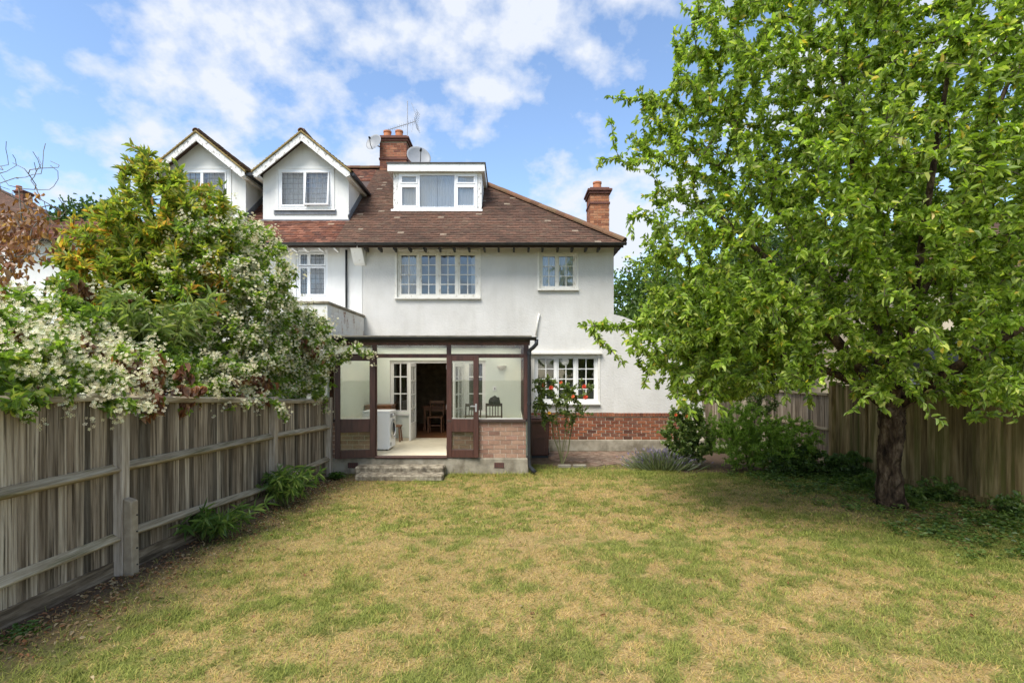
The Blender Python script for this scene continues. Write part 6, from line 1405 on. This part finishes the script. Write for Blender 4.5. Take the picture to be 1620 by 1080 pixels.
def bloom(parent, c, r, cols, mat='petal'):
    P_, D_, U_ = [], [], []
    for ring, (k, tilt, rr) in enumerate(((5, 0.15, 1.0), (5, 0.6, 0.85), (4, 1.2, 0.62))):
        for j in range(k):
            a = 2 * math.pi * (j + ring * 0.4) / k; d = np.array([math.cos(a), -tilt * 0.7, math.sin(a) + tilt * 0.7]); P_.append(np.array(c)); D_.append(d); U_.append(np.array([-math.cos(a) * 0.5, -1.0, 0.4]))
    k = len(P_); Ls = np.full(k, r) * (0.85 + 0.3 * rng.random(k))
    return leaf_object('bloom', parent, np.array(P_), np.array(D_), np.array(U_), Ls, Ls * 1.15, pick(cols, k, 0.12), mat, kind=None, fold=0.25, curl=-0.2, wide=0.6)
CORAL = [(0.78, 0.13, 0.085), (0.70, 0.09, 0.07), (0.82, 0.22, 0.10)]; ORNG = [(0.80, 0.26, 0.08), (0.78, 0.20, 0.10)]
for i, (px, py) in enumerate(bloom_at): bloom(rs, at(px, py, 11.05), 0.05 if i not in (2, 5, 6) else 0.038, [(0.75, 0.45, 0.06)] if i == 6 else (ORNG if i in (2, 5) else CORAL))
t, s = shrub('rose_shrub', 'broad dark-leaved rose shrub with a few orange blooms at the corner of the brick base', 'rose bush', (3.75, 11.2, 0), None, [((3.75, 11.1, 0.75), (0.62, 0.5, 0.72), 1)], 300, [[(3.7, 11.15, 0.6)], [(3.95, 11.1, 0.7)]], (0.05, 0.085, 0.68), [(0.14, 0.21, 0.055), (0.19, 0.265, 0.07), (0.11, 0.17, 0.045), (0.28, 0.32, 0.11)], None, 26, last=0.3, wood_mat='green_stem')
for px, py in ((1069, 656), (1086, 658)): bloom(t, at(px, py, 10.7), 0.036, ORNG)
shrub('feathery_shrub', 'large feathery bright green shrub in the corner bed by the fence', 'shrub', (5.0, 10.9, 0), None, [((4.75, 10.75, 0.75), (0.75, 0.65, 0.78), 1), ((5.55, 10.55, 0.6), (0.8, 0.6, 0.62), 1)], 1250, [[(4.8, 10.9, 0.8)], [(5.5, 10.8, 0.6)]], (0.03, 0.06, 0.24), [(0.225, 0.35, 0.056), (0.3, 0.438, 0.075), (0.375, 0.5, 0.1), (0.163, 0.275, 0.05)], None, 42, last=0.34, spread=0.8, droop=-0.25, wood_mat='green_stem', tip=0.0025, step=0.14)
shrub('ivy_mound', 'low dark green ivy-like mound at the foot of the fence post', 'shrub', (6.2, 10.15, 0), None, [((5.7, 10.25, 0.26), (0.8, 0.35, 0.33), 1), ((6.5, 10.0, 0.2), (0.42, 0.45, 0.3), 0.6)], 380, [[(6.1, 10.1, 0.2)]], (0.045, 0.075, 0.7), [(0.085, 0.15, 0.035), (0.12, 0.19, 0.045), (0.065, 0.115, 0.03)], None, 20, last=0.25, wood_mat='green_stem', tip=0.002, step=0.12)
shrub('twiggy_sapling', 'thin-leaved sapling leaning by the pale fence panel', 'shrub', (5.55, 11.9, 0), None, [((5.6, 11.7, 1.45), (0.5, 0.35, 0.4), 1)], 60, [[(5.55, 11.85, 1.0)]], (0.06, 0.10, 0.35), [(0.16, 0.21, 0.075), (0.21, 0.26, 0.10), (0.12, 0.17, 0.06)], None, 18, last=0.3)
# lavender: thin grey-green stalks with violet heads
lv = thing('lavender', (3.1, 11.0, 0), 'grey-green lavender clump with faded violet spikes at the paving edge', 'lavender')
n = 900; b_ = np.array([3.15, 10.95, 0]) + np.stack([rng.normal(size=n) * 0.22, rng.normal(size=n) * 0.14, np.zeros(n)], 1); d_ = unit(np.stack([(b_[:, 0] - 3.15) * 2.4 + rng.normal(size=n) * 0.25, (b_[:, 1] - 10.95) * 2 + rng.normal(size=n) * 0.25, np.full(n, 0.85)], 1)); Ls = 0.2 + 0.25 * rng.random(n)
leaf_object('stalks', lv, b_, d_, rand_dirs(n), Ls, np.full(n, 0.012), pick([(0.23, 0.25, 0.15), (0.30, 0.32, 0.21), (0.17, 0.21, 0.11)], n, 0.15), fold=0.1, curl=0.08)
m_ = rng.random(n) < 0.5; tp_ = (b_ + d_ * Ls[:, None])[m_]; k = len(tp_)
leaf_object('flower_spikes', lv, tp_ - d_[m_] * 0.03, d_[m_], rand_dirs(k), np.full(k, 0.07), np.full(k, 0.022), pick([(0.20, 0.17, 0.27), (0.26, 0.22, 0.30), (0.24, 0.22, 0.20)], k, 0.2), 'petal', fold=0.4, curl=0.0)

# weeds, ivy and low growth along the right fence and under the apple tree
def rosettes(name, label, cat, centres, per, leaf, cols, h=0.06, as_stuff=True):
    n = len(centres) * per; P = np.repeat(centres, per, axis=0) + np.stack([rng.normal(size=n) * 0.05, rng.normal(size=n) * 0.05, rng.random(n) * h], 1)
    a = rng.random(n) * 2 * np.pi; D = np.stack([np.cos(a), np.sin(a), 0.15 + 0.5 * rng.random(n)], 1); Ls = leaf[0] + (leaf[1] - leaf[0]) * rng.random(n)
    V, T = leaf_arrays(P, D, np.tile([0, 0, 1.0], (n, 1)) + rng.normal(size=(n, 3)) * 0.25, Ls, Ls * leaf[2], 0.15, 0.25)
    o = link(name, np_mesh(name, V, [T], np.repeat(pick(cols, n, 0.22), 6, axis=0)), 'leaf')
    return tag(o, label, cat, None, 'stuff' if as_stuff else None)
c = np.stack([3.6 + rng.random(3600) * 3.9, 5.6 + rng.random(3600) * 4.9, np.zeros(3600)], 1)
dfence = (6.85 + (11 - c[:, 1]) * 0.115) - c[:, 0]; dens = np.clip(1.15 - dfence / 2.4, 0, 1) * (0.2 + 1.4 * (fbm(c[:, 0] * 1.4, c[:, 1] * 1.4, 101, 3) - 0.25)) 
c = c[(dfence > 0.08) & (rng.random(len(c)) < dens) & (np.hypot(c[:, 0] - 5.74, c[:, 1] - 7.85) > 0.3)]
rosettes('ground_cover', 'low green weeds and ivy under the apple tree and along the mossy fence', 'weeds', c, 14, (0.03, 0.065, 0.65), [(0.09, 0.16, 0.034), (0.13, 0.205, 0.045), (0.18, 0.245, 0.06), (0.065, 0.12, 0.028)], 0.10)
for lab, (bx_, by_, hh, ww) in {'bushy weed beside the apple trunk against the fence': (6.75, 8.2, 0.32, 0.30), 'leafy plant at the picture edge by the mossy fence': (7.05, 7.25, 0.30, 0.28), 'small dark weed clump to the far side of the apple trunk': (6.2, 9.0, 0.26, 0.24), 'straggly weed with pale stalks just right of the apple trunk': (6.1, 7.95, 0.24, 0.22)}.items():
    shrub('weed_clump', lab, 'weed', (bx_, by_, 0), None, [((bx_, by_, hh * 0.6), (ww, ww, hh * 0.6), 1)], 46, [[(bx_, by_, hh * 0.5)]], (0.05, 0.09, 0.5), [(0.085, 0.15, 0.035), (0.125, 0.195, 0.048), (0.17, 0.235, 0.06)], None, 15, last=0.2, wood_mat='green_stem', tip=0.002, step=0.1)

cl = np.array([-3.36, 9.9, 0.02]) + rng.normal(size=(9, 3)) * np.array([0.06, 0.06, 0.035]); cl[:, 2] = np.abs(cl[:, 2])
cl[:, :2] = np.array([-3.36, 9.9]) + (cl[:, :2] - np.array([-3.36, 9.9])) * 0.6
rosettes('weed_patch', 'small bright green weed at the fence end beside the conservatory door', 'weed', cl, 14, (0.05, 0.09, 0.75), [(0.08, 0.15, 0.03), (0.11, 0.19, 0.04)], 0.08, False)
cl = np.stack([-3.75 + 0.1 * rng.normal(size=14), 3.95 + 0.3 * rng.normal(size=14), np.zeros(14)], 1)
cl = np.array([-3.78, 3.95, 0]) + rng.normal(size=(14, 3)) * np.array([0.07, 0.16, 0.0])
rosettes('leafy_weed', 'bright green weed low at the near end of the fence', 'weed', cl, 12, (0.03, 0.06, 0.6), [(0.09, 0.16, 0.03), (0.12, 0.2, 0.04)], 0.05, True)

# ================================================================== trees beyond
def far_tree(label, base, blobs, n_l, leaf, cols, name='background_tree', trunk=True):
    t = thing(name, base, label, 'tree', None); b = np.array(base, float); s = Skeleton(b); top = np.array(blobs[0][0], float)
    s.chain(0, [b + (top - b) * k / 5 for k in range(1, 5)])
    c = np.concatenate([ell(int(150 * w_), cc, rr, 0.4) for cc, rr, w_ in blobs]); s.grow(c[np.argsort(np.linalg.norm(c - b, axis=1))], step=0.6, wig=0.15, bias=0.1)
    wood('trunk', t, s, s.radii(0.02, 2.2, 0.25), 'twig')
    P = np.array([s.p[e] for _, e, _ in s.tips]); P = np.repeat(P, n_l // len(P), axis=0); P = P + rng.normal(size=P.shape) * 0.28; k = len(P)
    Ls = leaf[0] + (leaf[1] - leaf[0]) * rng.random(k)
    leaf_object('crown', t, P, rand_dirs(k), unit(np.array([0, 0, 0.6]) + rand_dirs(k)), Ls, Ls * 0.55, pick(cols, k, 0.25), fold=0.2, curl=0.2)
GR = [(0.09, 0.16, 0.03), (0.13, 0.205, 0.04), (0.17, 0.25, 0.05), (0.07, 0.125, 0.028)]
far_tree('leafy green tree just beyond the corner of the house', (6.2, 23, 0), [((6.0, 23, 4.6), (2.0, 1.8, 2.6), 1), ((5.6, 22, 3.0), (1.6, 1.5, 1.8), 0.8)], 16000, (0.12, 0.22), GR)
far_tree('dark evergreen tree beyond the side passage', (9.5, 20, 0), [((9.5, 20, 4.0), (2.0, 1.8, 3.6), 1.3)], 12000, (0.12, 0.22), [(0.035, 0.07, 0.02), (0.05, 0.09, 0.025), (0.07, 0.11, 0.03)])
far_tree('round green tree far behind the left-hand shrub', (ax(140, 30), 30, 0), [((ax(140, 30), 30, 9.2), (1.9, 2, 2.6), 1)], 9000, (0.16, 0.3), [(0.05, 0.10, 0.03), (0.075, 0.13, 0.035)])
far_tree('bushy tree filling the gap behind the side passage fence', (6.6, 17.5, 0), [((6.8, 17.6, 3.0), (1.9, 1.3, 2.6), 1)], 14000, (0.10, 0.18), GR)
far_tree('tall tree behind the cream house', (16, 28, 0), [((16, 28, 7), (4, 3, 4), 1.4)], 9000, (0.2, 0.35), GR)

# ================================================================== the grass
def blades(N, yr, xr, straight, name):
    y = yr[0] + (yr[1] - yr[0]) * rng.random(N); x = xr[0] + (xr[1] - xr[0]) * rng.random(N)
    vis = (np.abs(x) < y * 1.06 + 0.5) & (x > fx_(y) + 0.03) & (x < gx_(y) - 0.05)
    vis &= ~((x > CL - 0.05) & (x < CR + 0.03) & (y > CY - 0.035)) & ~((x > -3.12) & (x < -1.25) & (y > CY - 0.71)) & ~((x > 0.3) & (y > 11.25 + 0.2 * np.sin(x * 3.1)))
    x, y = x[vis], y[vis]; g, soil = lawn_tone(x, y)
    tuft = fbm(x * 6, y * 6, 131, 3)
    keep = rng.random(len(x)) < np.clip((1 - soil * 0.95) * (0.55 + 0.9 * tuft), 0, 1)
    x, y, g, tuft = x[keep], y[keep], g[keep], tuft[keep]; n = len(x)
    isg = rng.random(n) < np.clip(g * 0.95 + 0.10, 0, 1)
    edge = np.clip(1 - np.abs(y - 10.25) / 0.25, 0, 1) * (x < 0.5) * (x > -1.4)
    big = (tuft > 0.62) & isg
    hgt = np.where(big, 1.25, 1.0) * np.where(isg, 0.025 + 0.035 * rng.random(n) * (0.5 + tuft), 0.02 + 0.03 * rng.random(n)) * (1 + edge * 1.8 * rng.random(n))
    tilt = np.where(isg, 0.35 + 0.75 * rng.random(n), 0.8 + 0.7 * rng.random(n)); a = rng.random(n) * 2 * np.pi
    d = np.stack([np.sin(tilt) * np.cos(a), np.sin(tilt) * np.sin(a), np.cos(tilt)], 1); sdv = np.stack([-np.sin(a), np.cos(a), np.zeros(n)], 1)
    wd = (0.0016 + 0.0013 * rng.random(n)) * np.where(y > 6.5, 1.5, 1.0)
    P = np.stack([x, y, ground_z(x, y) - 0.003], 1); ln = hgt * np.where(isg, 1.15, 1.3)
    mid = P + d * (ln * 0.55)[:, None]; tip = P + d * ln[:, None] + np.stack([np.cos(a), np.sin(a), np.full(n, -0.9)], 1) * (ln * 0.22)[:, None]
    V = np.stack([P - sdv * wd[:, None], P + sdv * wd[:, None], tip + sdv * wd[:, None] * 0.3, tip - sdv * wd[:, None] * 0.3], 1).reshape(-1, 3)
    sat = fbm(x * 3.5, y * 3.5, 151, 3)[:, None]
    cg = (0.85 + 0.4 * sat) * pick([(0.165, 0.19, 0.036), (0.225, 0.245, 0.05), (0.29, 0.29, 0.068), (0.12, 0.145, 0.032)], n, 0.2); cs = np.array([1.0, 0.935, 0.85]) * (0.74 + 0.45 * fbm(x * 5, y * 5, 161, 3)[:, None]) * pick([(0.52, 0.375, 0.155), (0.60, 0.46, 0.22), (0.43, 0.30, 0.125), (0.48, 0.37, 0.13), (0.40, 0.33, 0.10)], n, 0.13)
    C = np.where(isg[:, None], cg, cs); i = np.arange(n)[:, None] * 4
    return V, [i + np.array([[0, 1, 2]]), i + np.array([[0, 2, 3]])], np.repeat(C, 4, axis=0)
b1 = blades(270000, (2.7, 6.0), (-4.1, 6.6), 0, 'grass'); b2 = blades(290000, (6.0, 11.4), (-4.0, 7.4), 0, 'grass')
V = np.concatenate([b1[0], b2[0]]); o_ = len(b1[0])
me = np_mesh('grass', V, [np.concatenate([b1[1][0], b2[1][0] + o_]), np.concatenate([b1[1][1], b2[1][1] + o_])], np.concatenate([b1[2], b2[2]]))
tag(link('grass', me, 'grass'), 'short patchy lawn grass, half straw-coloured and half green', 'grass', None, 'stuff')
# fallen leaves along the left fence and scattered on the lawn
n = 2600; y = 3.6 + rng.random(n) * 6.4; x = fx_(y) + 0.06 + np.abs(rng.normal(size=n)) * 0.42; m_ = rng.random(n) < 0.35 + 0.65 * fbm(x * 1.5, y * 1.5, 141, 3); x, y = x[m_], y[m_]
x2 = -3 + rng.random(160) * 9; y2 = 3.2 + rng.random(160) * 6.5; x, y = np.concatenate([x, x2]), np.concatenate([y, y2]); n = len(x)
a = rng.random(n) * 2 * np.pi; Ls = 0.018 + 0.034 * rng.random(n)
V, T = leaf_arrays(np.stack([x, y, ground_z(x, y) + 0.012 + 0.01 * rng.random(n)], 1), np.stack([np.cos(a), np.sin(a), 0.25 * rng.normal(size=n)], 1), np.tile([0, 0, 1.0], (n, 1)) + rng.normal(size=(n, 3)) * 0.35, Ls, Ls * 0.5, 0.3, 0.25)
o = link('fallen_leaves', np_mesh('fallen_leaves', V, [T], np.repeat(pick([(0.30, 0.19, 0.10), (0.38, 0.26, 0.145), (0.20, 0.105, 0.055), (0.27, 0.13, 0.065), (0.42, 0.33, 0.20)], n, 0.2), 6, axis=0)), 'petal')
tag(o, 'dry brown leaf litter strewn along the foot of the fence', 'leaf litter', None, 'stuff')
